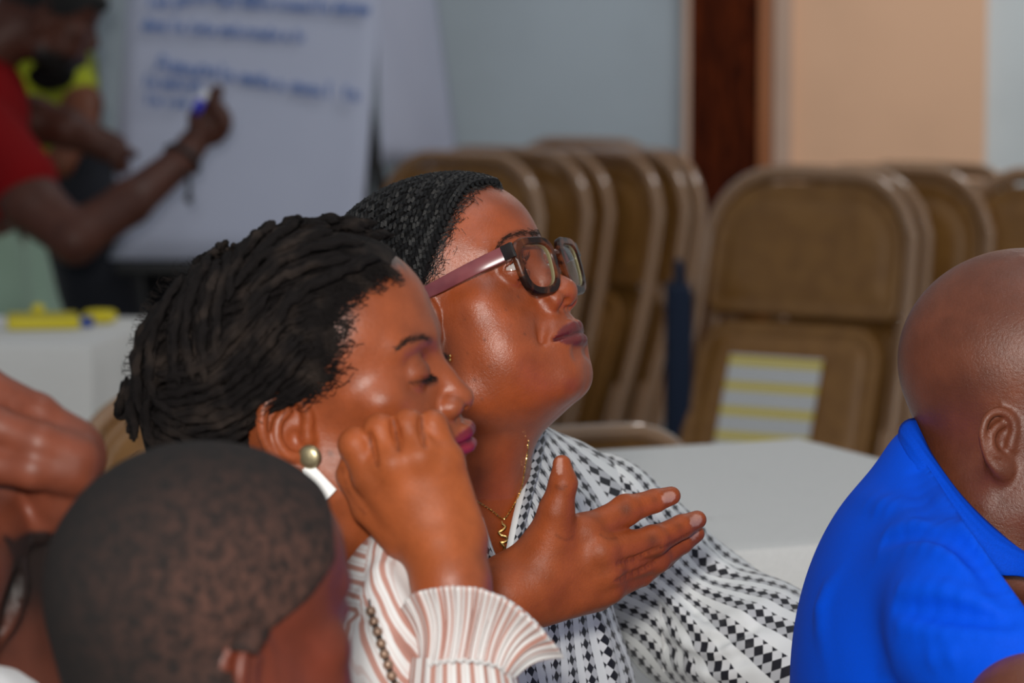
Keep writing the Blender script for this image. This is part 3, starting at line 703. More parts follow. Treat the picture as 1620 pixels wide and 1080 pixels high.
# --- patterned blouse of the woman with glasses: bodice with an open V neck, sleeve, collar
def blouse_w1():
    M, R = TF1
    S = Sdf(); S.frame(R, M)
    S.ell((0, .004, -.15), (.160, .102, .18), k=.05); S.ell((0, .020, -.05), (.108, .072, .078), k=.05)
    S.ell((.06, .055, -.17), (.065, .06, .07), k=.05, sym=True)
    S.cap((.165, 0, -.032), (-.165, 0, -.032), .056, k=.05); S.cap((.03, 0, .040), (.13, -.01, .0), .044, k=.05, sym=True)
    S.ell((0, -.01, -.36), (.165, .115, .18), k=.06)
    S.frame()
    for L, r, l in ((((985, 930), (1000, 1000), (1030, 1080)), .007, .004), (((940, 960), (960, 1020), (975, 1080)), .006, .003), (((880, 1010), (905, 1080)), .006, .003), (((880, 760), (930, 800), (960, 850)), .007, .003)):
        ridge(S, L, 2.4, 3.1, r, l)
    V, Q = S.mesh(.0029)
    q = (V - M) @ R
    # open neck: V-shaped cut in the front plane
    SV = Surf((V, Q)); dz = q[:, 2]; el, er_ = [np.array(sorted(((SV.trace(x, y)[0] - M) @ R)[[2, 0]].tolist() for x, y in L)) for L in ([(735, 750), (757, 818), (775, 860), (795, 897)], [(840, 684), (828, 760), (813, 825), (797, 897)])]
    xl, xr = np.interp(dz, el[:, 0], el[:, 1]), np.interp(dz, er_[:, 0], er_[:, 1])
    cut = (q[:, 1] > -.02) & (q[:, 0] < xl) & (q[:, 0] > xr) & (dz > min(el[0, 0], er_[0, 0])) | ((np.abs(q[:, 0]) < .050) & (dz > .050))
    keep = ~cut[Q].any(1); Q = Q[keep]; used = np.unique(Q); mp = -np.ones(len(V), int); mp[used] = np.arange(len(used)); V2 = V[used]; q = q[used]; Q = mp[Q]; kk, Q = largest(V2, Q); V2 = V2[kk]; q = q[kk]
    ang = np.arctan2(q[:, 0], q[:, 1] + .02); rad = .155
    u = ang * rad + .10 * q[:, 2] * np.sign(-q[:, 0] + .03) * .6
    uv = np.stack([u + .5, q[:, 2] + 1.0 + .0 * u], -1)
    o = mesh('blouse', V2, Q, check.m, woman1, uvw=uv)
    md = o.modifiers.new('thick', 'SOLIDIFY'); md.thickness = .0014; md.offset = -1
    # lapel bands along both edges of the neck opening
    for sg, pts in ((1, [(757, 822), (766, 850), (777, 880), (793, 900)]), (-1, [(838, 690), (832, 730), (824, 775), (812, 825), (803, 868), (797, 896)])):
        p = np.array(pts, float); C = curve(np.c_[p, p[:, 0] * 0], 5)[:, :2]; w = np.linspace(26, 20, len(C)) if sg < 0 else np.linspace(22, 18, len(C))
        rows = []
        for t in (0, .25, .5, .75, 1): rows.append(SV.trace(C[:, 0] + (-sg) * (t * w - 4), C[:, 1] - t * 6, off=.0022 + .003 * math.sin(math.pi * t)))
        G = np.array(rows); n, mm = G.shape[:2]; F = np.array([[i * mm + j, i * mm + j + 1, (i + 1) * mm + j + 1, (i + 1) * mm + j] for i in range(n - 1) for j in range(mm - 1)])
        L = np.r_[0, np.cumsum(np.linalg.norm(np.diff(G[0], axis=0), axis=1))]; uv = np.stack([np.repeat(np.array([-.010, -.005, 0, .005, .010]) + .0088, mm), np.tile(L, n)], -1)
        o = mesh('lapel', G.reshape(-1, 3), F, check.m, woman1, uvw=uv); md = o.modifiers.new('thick', 'SOLIDIFY'); md.thickness = .0022; md.offset = 0
    # turned-down collar over her left shoulder
    a = np.array([(838, 688), (862, 700), (892, 716), (925, 735), (958, 752)], float); b = np.array([(832, 740), (850, 758), (868, 762), (900, 770), (930, 775)], float)
    # loose sleeve on her left arm
    S = Sdf(); A = [at1(938, 826, 2.79), at1(1010, 893, 2.81), at1(1100, 978, 2.82), at1(1200, 1035, 2.76), at1(1300, 1085, 2.70)]
    S.chain(A, [.062, .060, .062, .062, .055], k=.02, inner=.03)
    S.ell(at1(985, 775, 2.80), (.026, .03, .016), k=.02)
    for L, r, l in ((((1045, 935), (1110, 1000), (1180, 975), (1240, 940)), .010, .006), (((1048, 985), (1110, 1030), (1180, 1020), (1240, 1000)), .010, .006), (((1045, 880), (1110, 930), (1180, 965)), .009, .004), (((1060, 1050), (1120, 1062), (1240, 1050)), .010, .006), (((1040, 800), (1100, 860), (1170, 910)), .008, .003)):
        ridge(S, L, 2.6, 3.3, r, l)
    for L in (((1046, 960), (1110, 1018), (1190, 998)), ((1050, 1020), (1120, 1050), (1200, 1035)), ((1043, 905), (1100, 965), (1150, 990))): ridge(S, L, 2.6, 3.3, .006, .003, kind='s', k=.008)
    V, Q = S.mesh(.0029)
    A = np.array(A); D = A[3] - A[0]; Dn = D / np.linalg.norm(D); up = np.cross(Dn, [0, 1, 0]); up /= np.linalg.norm(up); sd = np.cross(Dn, up)
    r = V - A[0]; t = r @ Dn; h = r @ up; e = r @ sd
    u = np.arctan2(h, -e if (sd[1] > 0) else e) * .072
    bend = sstep(t, .05, .16) * sstep(-u, -.02, .06)
    uv = np.stack([u + .5 + .12 * bend * np.maximum(t - .05, 0), t + 1], -1)
    # cuff end and armhole are open inside other cloth
    o = mesh('sleeve', V, Q, check.m, woman1, uvw=uv)
    # seam where the sleeve is set in
    p = np.array([(1041, 905), (1045, 960), (1049, 1010), (1050, 1062)], float); P = trace(S, p[:, 0], p[:, 1], 2.6, 3.3, .0004)
    Bag().tube(curve(P, 6), .0012, 6).make('seam', Mat('seam_white', (.7, .7, .7), .7), woman1)
    return S
SB1 = blouse_w1()

# --- striped blouse of the woman on her fist
def blouse_w2():
    S = Sdf(); M = at2(515, 960, 2.46); R = rotv((0, 0, math.radians(-100))); S.frame(R, M)
    S.ell((0, .0, -.17), (.162, .108, .18), k=.05); S.cap((.14, 0, -.05), (-.14, 0, -.05), .058, k=.05)
    S.ell((0, -.01, -.36), (.165, .115, .18), k=.06); S.ell((.05, .060, -.14), (.06, .05, .08), k=.05, sym=True)
    S.frame()
    S.ell(at2(612, 985, 2.40), (.036, .05, .062), k=.03); S.ell(at2(600, 1060, 2.385), (.05, .06, .06), k=.04)
    S.ell(at2(628, 900, 2.40), (.016, .03, .030), k=.02)
    ridge(S, ((600, 860), (606, 900), (585, 940), (560, 960)), 2.0, 2.7, .006, .004, k=.010); ridge(S, ((560, 965), (590, 985), (625, 1000), (660, 1030)), 2.0, 2.7, .006, .003, kind='s', k=.008)
    ridge(S, ((572, 960), (610, 1000), (640, 1060)), 2.0, 2.7, .008, .004); ridge(S, ((560, 1000), (548, 1040), (560, 1080)), 2.0, 2.7, .007, .004); ridge(S, ((600, 900), (630, 950), (655, 1000)), 2.0, 2.7, .007, .003)
    V, Q = S.mesh(.0029); global SB2s; SB2s = Surf((V, Q))
    e = V - at2(610, 950, 2.38); x = e @ RT; y = e @ UP; z = e @ FW
    wv = .0016 * np.sin(y * 70 + x * 40); u = (x * .84 + y * .54 - .5 * z + wv) / .0085
    edge = x - (-.0125 + .10 * (y - .02)); flap = sstep(-edge, 0, .0012) * sstep(y, -.012, -.004); u = u * (1 - flap) + flap * ((y * .98 + x * .15) / .0085)
    nk = V - at2(535, 880, 2.46); cut = (np.linalg.norm(np.c_[nk @ RT, nk @ FW], axis=1) < .066) & (nk @ UP > -.02) & (x < -.012)
    keep = ~cut[Q].any(1); kk, Q = largest(V, Q[keep]); o = mesh('blouse', V[kk], Q, stripe.m, woman2, uvw=np.stack([u + 40, y], -1)[kk])
    # sleeve band below the ruffle, gathered, and the flared ruffle
    ax0, ax1 = at2(740, 1290, 2.33), at2(729, 1036, 2.336)
    n, m = 40, 72; P = np.linspace(ax0, ax1, n); t = np.linspace(0, 1, n); V, F = tube(P, .050 - .0165 * t, m, caps=False); V = V.reshape(n, m, 3)
    an = np.arange(m) / m * 2 * np.pi; c = P[:, None]; V = c + (V - c) * (1 + (.035 * np.sin(an * 17)[None] * t[:, None] + .02 * np.sin(an * 29 + 3 * t[:, None])) [..., None])
    mesh('sleeve', V.reshape(-1, 3), np.array(F), stripe.m, woman2, uvw=np.stack([np.tile(an / (2 * np.pi) * 24, n), np.repeat(t, m)], -1))
    rim = [(636, 962, 2.335), (648, 942, 2.315), (672, 933, 2.300), (705, 928, 2.290), (740, 928, 2.285), (775, 936, 2.283), (812, 957, 2.285), (850, 990, 2.292), (887, 1031, 2.310), (884, 1030, 2.345), (850, 985, 2.375), (800, 945, 2.395), (740, 930, 2.405), (690, 935, 2.395), (655, 948, 2.370)]
    gat = [(664, 1066, 2.338), (668, 1060, 2.322), (682, 1052, 2.308), (702, 1047, 2.300), (726, 1045, 2.296), (750, 1046, 2.296), (774, 1050, 2.300), (794, 1058, 2.308), (806, 1072, 2.322), (804, 1076, 2.345), (794, 1072, 2.362), (770, 1066, 2.374), (736, 1062, 2.378), (702, 1062, 2.374), (676, 1064, 2.358)]
    a = curve([at2(*p) for p in gat + gat[:1]], 24); b = curve([at2(*p) for p in rim + rim[:1]], 24); k = 18; t = np.linspace(0, 1, k)[:, None, None]
    G = a[None] * (1 - t) + b[None] * t; cen = G.mean(1, keepdims=True); nr = np.cross(np.gradient(G, axis=1), np.gradient(G, axis=0)); nr /= np.linalg.norm(nr, axis=2, keepdims=True) + 1e-9
    L = np.linspace(0, 1, G.shape[1]); ple = np.sin(L * 2 * np.pi * 31) * .6 + .5 * np.sin(L * 2 * np.pi * 47 + 1) + .4 * np.sin(L * 2 * np.pi * 13)
    G = G + nr * (ple[None, :, None] * .0019 * np.sin(np.pi * (.18 + .62 * t)) - .006 * np.sin(np.pi * t))
    ii, jj = np.meshgrid(np.arange(k - 1), np.arange(G.shape[1] - 1), indexing='ij'); w_ = G.shape[1]; F = np.stack([ii * w_ + jj, ii * w_ + jj + 1, (ii + 1) * w_ + jj + 1, (ii + 1) * w_ + jj], -1).reshape(-1, 4)
    o = mesh('cuff_ruffle', G.reshape(-1, 3), F, stripe.m, woman2, uvw=np.stack([np.tile(L * 58, k), np.repeat(t.ravel(), w_)], -1))
    md = o.modifiers.new('thick', 'SOLIDIFY'); md.thickness = .0012; md.offset = 0
    g = curve([at2(p[0], p[1] - 1, p[2] - .0025) for p in gat[:9]], 10); wv = np.linspace(0, 1, len(g)); g = g + np.outer(np.sin(wv * 95) * .0012, UP)
    Bag().tube(g, .0008, 6).make('gather_seam', stripe, woman2)
    return S
SB2 = blouse_w2()

# --- blue polo shirt
def polo():
    S = Sdf()
    c = at(1503, 1085, 2.63); S.frame(np.eye(3), c)
    S.ell((0, 0, 0), (.124, .200, .190), k=.03)
    S.ell((.05, 0, -.18), (.155, .21, .2), k=.05)
    S.frame()
    S.chain([at(1518, 915, 2.50), at(1555, 990, 2.43), at(1640, 1085, 2.385)], [.062, .064, .068], k=.04, inner=.04)
    S.chain([at(1518, 915, 2.76), at(1545, 985, 2.83), at(1640, 1085, 2.87)], [.066, .066, .068], k=.05, inner=.04)
    S.ell(at(1560, 905, 2.62), (.075, .11, .06), k=.05)
    S.ell(at(1452, 738, 2.63), (.022, .045, .03), k=.04)
    for L, r, l, kd in ((((1405, 842), (1470, 828), (1530, 850), (1565, 905)), .009, .005, 'u'), (((1395, 872), (1470, 862), (1530, 890), (1575, 945)), .008, .004, 'u'), (((1425, 930), (1500, 935), (1580, 968), (1616, 975)), .008, .005, 'u'), (((1425, 990), (1500, 1000), (1580, 1002), (1616, 1000)), .008, .004, 'u'),
            (((1450, 745), (1455, 790), (1500, 830), (1560, 900), (1600, 970)), .008, .004, 's'), (((1400, 856), (1470, 846), (1530, 872), (1570, 928)), .006, .003, 's'), (((1350, 780), (1400, 800), (1450, 800)), .010, .004, 'u'), (((1330, 900), (1300, 960), (1310, 1060)), .012, .003, 'u'), (((1420, 960), (1500, 972), (1590, 988)), .006, .003, 's'), (((1400, 1060), (1480, 1040), (1560, 1030)), .008, .003, 'u')):
        ridge(S, L, 2.0, 2.9, r, l, kind=kd, k=.014)
    V, Q = S.mesh(.0033)
    # openings: neck and sleeve hems
    hem0, hemn = at(1578, 1046, 2.40), RT * .62 - UP * .78; near = (V - hem0) @ FW < .12
    cut = ((V - hem0) @ hemn > 0) & near & ((V - hem0) @ RT > -.05)
    pa, pb, pc = at(1444, 700, 2.63), at(1560, 868, 2.46), at(1556, 838, 2.71); pn = np.cross(pb - pa, pc - pa); pn *= np.sign(pn @ UP) / np.linalg.norm(pn); e = V - pa
    cut |= (e @ pn > 0) & (e @ RT > -.02)
    kk, Q = largest(V, Q[~cut[Q].any(1)]); V = V[kk]
    ed = np.sort(np.concatenate([Q[:, [i, (i + 1) % 4]] for i in range(4)]), 1); ue, cn = np.unique(ed, axis=0, return_counts=True); bd = np.unique(ue[cn == 1])
    for p0, n0 in ((pa, pn), (hem0, hemn / np.linalg.norm(hemn))):
        dd = (V[bd] - p0) @ n0; k_ = np.abs(dd) < .007; V[bd[k_]] = V[bd[k_]] - dd[k_, None] * n0
    o = mesh('polo_shirt', V, Q, blue.m, man2); md = o.modifiers.new('thick', 'SOLIDIFY'); md.thickness = .002; md.offset = -1
    # folded collar: neck edge over, down to the outer edge; it runs round the nape and down both sides
    top = [(1690, 905, 2.50), (1625, 884, 2.535), (1567, 838, 2.55), (1513, 784, 2.565), (1470, 722, 2.585), (1451, 664, 2.63), (1466, 690, 2.69), (1520, 760, 2.71), (1600, 850, 2.70)]
    out = [(1690, 930, 2.49), (1618, 912, 2.515), (1568, 902, 2.525), (1504, 834, 2.54), (1448, 754, 2.567), (1424, 702, 2.63), (1450, 730, 2.70), (1510, 800, 2.73), (1600, 890, 2.72)]
    a = curve([at(*p) for p in top], 8); b = curve([at(*p) for p in out], 8); k = 9; G = []
    nrm = np.cross(np.gradient(a, axis=0), b - a); nrm /= np.linalg.norm(nrm, axis=1, keepdims=True); nrm *= np.sign(-(nrm @ FW))[:, None]
    for t in np.linspace(0, 1, k): G.append(a * (1 - t) + b * t + nrm * (.008 * math.sin(math.pi * min(1, .15 + .85 * t)) ))
    G = np.array([a - nrm * .006 + (b - a) * .35] + G); w_ = G.shape[1]; n = len(G)
    F = np.array([[i * w_ + j, i * w_ + j + 1, (i + 1) * w_ + j + 1, (i + 1) * w_ + j] for i in range(n - 1) for j in range(w_ - 1)])
    m = plain_cloth('royal_blue_rib', lin(0, 78, 222), .75, 900, .3, 0); m.set('Specular IOR Level', .12); xx, yy, zz = m.xyz(m.attr('cloth', 'Vector')); m.bump((xx * 900.0).sin(), .25, .0006)
    L = np.r_[0, np.cumsum(np.linalg.norm(np.diff(a, axis=0), axis=1))]
    o = mesh('collar', G.reshape(-1, 3), F, m.m, man2, uvw=np.stack([np.repeat(np.arange(n) * .004, w_), np.tile(L, n)], -1)); md = o.modifiers.new('thick', 'SOLIDIFY'); md.thickness = .003; md.offset = 0
    return S
SB3 = polo()
# ------------------------------------------------------------------ the other people, all out of focus
skin_dark = skin_material('skin_dark_brown', .5, .4, .1, 0)
def body_left():
    H = Pose((8, 0, 118), -105, 930, 2.14, 1.0); S = Sdf(); S.frame(H.R, H.T, H.s); head(S, dict(lid='closed')); S.frame()
    S.chain([H.w((0, -.01, 0)), at(-90, 1150, 2.14), at(-110, 1250, 2.15)], [.062, .062, .066], k=.03, inner=.02)
    S.ell(at(12, 985, 2.20), (.052, .045, .075), k=.04); S.ell(at(-150, 1480, 2.16), (.18, .11, .2), k=.05)
    f = lambda pts, r, k=.006: S.chain([at(*p) for p in pts], r, k=k, inner=.006)
    f([(112, 700, 2.075), (60, 655, 2.07), (-20, 612, 2.08), (-70, 640, 2.10)], [.0150, .0125, .0118, .011])
    f([(118, 725, 2.062), (60, 700, 2.052), (-10, 672, 2.055), (-70, 690, 2.08)], [.0155, .0130, .0120, .011], .004)
    f([(112, 745, 2.062), (50, 742, 2.050), (-10, 735, 2.055), (-60, 740, 2.08)], [.0155, .0120, .0115, .011], .004)
    f([(108, 725, 2.080), (98, 780, 2.085), (66, 838, 2.09)], [.024, .020, .0090], .012)
    f([(80, 760, 2.10), (20, 790, 2.12), (-60, 900, 2.03), (-120, 1100, 2.0), (-160, 1300, 2.02)], [.020, .022, .028, .032, .036], .015)
    V, Q = S.mesh(.0038); col = np.tile(np.array(lin(92, 48, 34), np.float32), (len(V), 1)); hand = 1 - sstep((V - at(0, 860, 2.05)) @ -UP, -.01, .0)
    paint(col, hand * (((V - CAM) @ FW) < 2.125), lin(120, 62, 42)); q = H.l(V)
    paint(col, sstep(q[:, 2] - .6 * np.maximum(q[:, 1], 0), -.02, .015) * (np.linalg.norm(q - (0, 0, .05), axis=1) < .12) * (hand < .5), lin(36, 26, 24))
    o = mesh('person', V, Q, skin_dark.m, col=col); tag(o, 'person at the left edge holding a bent hand against the head', 'person')
    c = Sdf(); c.chain([at(-260, 1240, 2.14), at(-200, 1165, 2.06), at(-100, 1125, 2.04), at(0, 1120, 2.08), at(25, 1150, 2.18), at(-40, 1150, 2.28)], [.022] * 6, k=.02, inner=.02, smooth=3); c.ell(at(-160, 1480, 2.16), (.18, .13, .13), k=.04)
    V, Q = c.mesh(.005); mesh('shirt', V, Q, plain_cloth('white_shirt', (.75, .77, .8)).m, o)
    return o
body_left()

def body_writer():
    S = Sdf(); K = lambda *p: at(p[0], p[1], p[2])
    HW = Pose((-22, 10, -72), 62, 30, 6.28, 1.02); S.frame(HW.R, HW.T, HW.s); head(S, dict(lid='closed')); S.frame()
    S.chain([HW.w((0, -.01, 0)), K(-25, 75, 6.27), K(-80, 160, 6.28)], [.06, .06, .07], k=.03, inner=.02)
    S.chain([K(-85, 190, 6.28), K(-95, 330, 6.30), K(-85, 470, 6.32)], [.14, .135, .13], k=.05, inner=.05)
    S.chain([K(-90, 470, 6.24), K(-60, 800, 6.22), K(-70, 1120, 6.24)], [.085, .065, .045], k=.03, inner=.02); S.chain([K(-60, 470, 6.40), K(-20, 800, 6.42), K(-30, 1120, 6.42)], [.085, .065, .045], k=.03, inner=.02)
    S.ell(K(-40, 1150, 6.2), (.12, .05, .04), k=.03); S.ell(K(0, 1150, 6.4), (.12, .05, .04), k=.03)
    S.chain([K(-30, 215, 6.14), K(50, 320, 6.05), K(118, 378, 6.02), K(205, 320, 6.08), K(285, 255, 6.16), K(305, 228, 6.18)], [.062, .054, .044, .040, .030, .028], k=.03, inner=.02)
    S.ell(K(332, 195, 6.20), (.040, .028, .044), k=.02, rot=(0, .5, 0))
    for i, (a, b, c) in enumerate((((338, 170), (345, 142), (330, 150)), ((330, 175), (330, 150), (318, 162)), ((350, 185), (340, 165), (322, 172)), ((355, 200), (345, 182), (326, 186)))): S.chain([K(*a, 6.20 - .006 * i), K(*b, 6.19 - .006 * i), K(*c, 6.21 - .004 * i)], [.011, .0095, .008], k=.006, inner=.004)
    S.chain([K(318, 215, 6.17), K(306, 185, 6.16), K(316, 168, 6.17)], [.014, .011, .009], k=.008)
    S.chain([K(-20, 205, 6.42), K(50, 190, 6.40), K(105, 203, 6.38), K(150, 222, 6.40), K(168, 230, 6.40)], [.058, .046, .036, .028, .026], k=.03, inner=.02)
    S.ell(K(176, 233, 6.40), (.032, .02, .028), k=.02)
    for i, (a, b) in enumerate((((190, 238), (212, 243)), ((186, 246), (200, 262)), ((180, 252), (190, 270)))): S.chain([K(174, 234 + 4 * i, 6.395), K(*a, 6.39), K(*b, 6.40)], [.012, .010, .0085], k=.006, inner=.004)
    V, Q = S.mesh(.0068); col = np.tile(np.array(lin(84, 46, 34), np.float32), (len(V), 1)); q = HW.l(V); hd = np.linalg.norm(q - (0, 0, .03), axis=1) < .16
    paint(col, hd * sstep(q[:, 2], .055, .07) * 1.0, (.012, .010, .010)); paint(col, hd * (1 - sstep(q[:, 2], -.045, -.03)) * (q[:, 1] > .0), (.012, .010, .010))
    o = mesh('person', V, Q, skin_dark.m, col=col); tag(o, 'bearded man in a red T-shirt writing on the flip chart', 'person')
    b = Sdf(); b.frame(HW.R, HW.T, HW.s); b.ell((0, .066, -.078), (.045, .036, .032), k=.02); b.ell((.0, .05, -.10), (.03, .03, .02), k=.02); b.frame(); V, Q = b.mesh(.005); mesh('beard', V, Q, hair_black2.m, o)
    b = Sdf(); b.frame(HW.R, HW.T, HW.s); b.ell((0, -.006, .066), (.082, .102, .086), k=.02); b.cap((.05, .085, .072), (-.05, .085, .072), .014, k=.02); b.frame(); V, Q = b.mesh(.005); mesh('cap', V, Q, plain_cloth('black_cap', (.012, .012, .013)).m, o)
    c = Sdf(); c.chain([K(-85, 178, 6.28), K(-95, 330, 6.30), K(-85, 440, 6.32)], [.155, .150, .148], k=.05, inner=.05); c.chain([K(-30, 215, 6.14), K(34, 285, 6.07)], [.074, .066], k=.03); c.chain([K(-20, 205, 6.42), K(15, 198, 6.40)], [.07, .06], k=.03)
    c.fn('s', lambda P: ((P - K(52, 312, 6.05).astype(np.float32)) @ (-(RT * .30 - UP * .95)).astype(np.float32)), K(70, 330, 6.05), .16, k=.004)
    V, Q = c.mesh(.007); mesh('red_shirt', V, Q, plain_cloth('red_cotton', lin(128, 2, 8), .9, sheen=0).m, o)
    t = Sdf(); t.chain([K(-82, 425, 6.32), K(-80, 480, 6.32)], [.15, .155], k=.05); t.chain([K(-85, 470, 6.24), K(-55, 800, 6.22), K(-68, 1090, 6.24)], [.105, .085, .06], k=.03, inner=.02); t.chain([K(0, 425, 6.40), K(18, 520, 6.40), K(-10, 800, 6.42), K(-28, 1090, 6.42)], [.095, .10, .085, .06], k=.03, inner=.02)
    V, Q = t.mesh(.007); mesh('mint_trousers', V, Q, plain_cloth('mint_cotton', lin(150, 178, 160), .85).m, o)
    # marker and wrist cord
    g = empty('marker_pen', K(318, 158, 6.16), 'blue and white marker held by the man writing', 'marker'); a, bq = K(322, 150, 6.165), K(312, 172, 6.14); d = bq - a
    Bag().tube([a - d * .2, a + d * .55], .0085, 12).make('barrel', Mat('marker_white', (.7, .72, .8), .4), g); Bag().tube([a + d * .5, a + d * 1.15], .0095, 12).make('cap', Mat('marker_blue', lin(30, 40, 190), .4), g); Bag().tube([a - d * .2, a - d * .5], [.006, .002], 10).make('tip', Mat('marker_ink', lin(20, 30, 120), .5), g)
    ax = K(305, 228, 6.18) - K(285, 255, 6.16); ax /= np.linalg.norm(ax); c0 = K(288, 251, 6.163); x = np.cross(ax, [0, 0, 1.0]); x /= np.linalg.norm(x); y = np.cross(ax, x); th = np.linspace(0, 2 * np.pi, 25)
    g = empty('wristband', c0, 'dark cord bracelet with hanging ends on the writing hand', 'bracelet'); mt = Mat('black_cord', (.01, .01, .012), .7)
    Bag().tube(c0 + .0335 * (np.cos(th)[:, None] * x + np.sin(th)[:, None] * y), .0055, 8).make('band', mt, g); B = Bag(); B.tube(curve([K(290, 268, 6.13), K(299, 285, 6.125), K(298, 312, 6.12)], 5), .004, 6); B.sphere(K(298, 315, 6.12), .008, 8, 6); B.make('tassel', mt, g)
hair_black2 = Mat('beard_black', (.008, .007, .007), .9, .15); hair_black2.bump(hair_black2.noise(300, 3), .8, .004)
body_writer()

def body_behind():
    S = Sdf(); K = at
    H = Pose((10, 0, -60), 75, -25, 6.78, 1.0); S.frame(H.R, H.T, H.s); head(S, dict(lid='closed')); S.frame()
    S.chain([H.w((0, -.01, 0)), K(70, 40, 6.78), K(68, 90, 6.78)], [.055, .055, .07], k=.03); S.chain([K(66, 130, 6.78), K(72, 260, 6.78), K(85, 330, 6.78)], [.10, .10, .10], k=.05, inner=.04)
    S.chain([K(96, 110, 6.70), K(130, 165, 6.66), K(132, 205, 6.62), K(100, 250, 6.60)], [.045, .038, .030, .026], k=.03, inner=.02); S.ell(K(94, 258, 6.59), (.03, .02, .03), k=.02)
    S.chain([K(130, 330, 6.70), K(165, 520, 6.72), K(160, 980, 6.74)], [.08, .065, .045], k=.03, inner=.02); S.chain([K(80, 340, 6.85), K(90, 620, 6.86), K(85, 980, 6.86)], [.08, .065, .045], k=.03, inner=.02); S.ell(K(165, 1012, 6.70), (.05, .12, .04), k=.03); S.ell(K(90, 1012, 6.83), (.05, .12, .04), k=.03)
    V, Q = S.mesh(.008); cb = np.tile(np.array(lin(120, 68, 44), np.float32), (len(V), 1)); qb = H.l(V); paint(cb, (np.linalg.norm(qb - (0, 0, .04), axis=1) < .14) * sstep(qb[:, 2] - .9 * np.maximum(qb[:, 1], 0), -.01, .015), (.012, .010, .010)); o = mesh('person', V, Q, skin_dark.m, col=cb); tag(o, 'person in a yellow-green shirt half hidden behind the man writing', 'person')
    c = Sdf(); c.chain([K(66, 120, 6.78), K(72, 250, 6.78), K(82, 300, 6.78)], [.115, .112, .112], k=.05, inner=.04); c.chain([K(94, 105, 6.70), K(116, 140, 6.68)], [.056, .050], k=.03); V, Q = c.mesh(.008); mesh('lime_shirt', V, Q, plain_cloth('lime_cotton', lin(176, 186, 40), .8).m, o)
    t = Sdf(); t.chain([K(85, 300, 6.78), K(95, 340, 6.78)], [.118, .12], k=.05); t.chain([K(138, 270, 6.68), K(140, 330, 6.69), K(168, 520, 6.72), K(160, 960, 6.74)], [.06, .09, .085, .065], k=.03, inner=.02); t.chain([K(80, 330, 6.85), K(90, 620, 6.86), K(85, 960, 6.86)], [.09, .08, .06], k=.03, inner=.02); V, Q = t.mesh(.008); mesh('dark_trousers', V, Q, plain_cloth('dark_navy_cotton', (.012, .014, .022), .8).m, o)
body_behind()
# ------------------------------------------------------------------ hair
def hair_material(name, col, rough=.55, spec=.5, bump=.5, scale=1400):
    m = Mat(name, col, rough, spec); n = m.noise(scale, 3, .6); m.set('Base Color', m.mix(n.step(.35, .75), tuple(c * .6 for c in col), tuple(c * 1.5 for c in col))); m.bump(n, bump, .001); return m
hair_black = hair_material('braided_black_hair', (.007, .0065, .007), .40, .34, .4)
hair_locs = hair_material('matte_dark_locs', (.012, .010, .009), .75, .10, .9, 1800)
hair_brow = hair_material('soft_brown_brow', (.030, .017, .012), .7, .3, .2)
hair_crop = Mat('cropped_hair', rough=.85, spec=.25)
_n = hair_locs.noise(45, 2); hair_locs.set('Base Color', hair_locs.mix(_n.step(.45, .8), (.011, .009, .009), (.042, .031, .026)))
_x, _y, _z = hair_crop.xyz(hair_crop.attr('Col')); _n = hair_crop.noise(120, 3, .65); _f = (_x * .95 * _n.step(.25, .75)).max(_y * .8); hair_crop.set('Base Color', hair_crop.mix(_f, (.014, .0125, .0125), lin(100, 68, 58))); hair_crop.bump(hair_crop.noise(700, 2, .7), .8, .002)
def hairline(S, H, px, dmin, dmax):
    p = np.array(px, float); return H.l(S.trace(p[:, 0], p[:, 1]))
def behind(q, line, c0):
    """signed angle of local points behind the hairline (positive = in the hair); line given on the person's right, mirrored"""
    d = q - c0; d = d / np.linalg.norm(d, axis=1, keepdims=True); l = line - c0; l = l / np.linalg.norm(l, axis=1, keepdims=True)
    th = np.arctan2(np.abs(d[:, 0]), d[:, 2]); tl = np.arctan2(np.abs(l[:, 0]), l[:, 2]); o = np.argsort(tl)
    yl = np.interp(th, tl[o], np.arcsin(l[o, 1])); return yl - np.arcsin(np.clip(d[:, 1], -1, 1))
def sub_shell(o, S, mask, off, name, mat, parent, colfn=None):
    """a thin cap of hair grown out of the body surface where mask>0"""
    n = len(o.data.vertices); V = np.zeros(n * 3, np.float32); o.data.vertices.foreach_get('co', V); V = V.reshape(-1, 3)
    Q = np.zeros(len(o.data.polygons) * 4, np.int32); o.data.polygons.foreach_get('vertices', Q); Q = Q.reshape(-1, 4)
    k = (mask > -.02)[Q].all(1); Q = Q[k]; u = np.unique(Q); mp = np.zeros(n, int); mp[u] = np.arange(len(u)); W = V[u]; g = np.zeros(n * 3, np.float32); o.data.vertices.foreach_get('normal', g); g = g.reshape(-1, 3)[u]
    W = W + g * (off * sstep(mask[u], -.02, .12) - .0006 * (mask[u] < .0))[:, None]
    return mesh(name, W, mp[Q], mat.m, parent, col=None if colfn is None else colfn(V[u], mask[u]))
def stubble(o, b, width, colr, amt, seed):
    """short hair roots thinning out in front of the hairline: colour of the scalp itself"""
    V = body_verts(o); rs = np.random.default_rng(seed); n = len(V); a = o.data.color_attributes['Col'].data; c = np.zeros(n * 4, np.float32); a.foreach_get('color', c); c = c.reshape(-1, 4)
    nz = sum(np.sin(V @ rs.normal(0, f, 3).astype(np.float32) + rs.uniform(0, 6)) for f in (240, 330, 420, 560, 700, 900)) / 3.2
    m = np.clip((1 - np.clip(-b / width, 0, 1)) ** 1.3 * amt * (1 + .45 * nz), 0, .96) * (b > -width); k = c[:, :3].copy(); paint(k, m, colr); c[:, :3] = k; a.foreach_set('color', c.ravel())
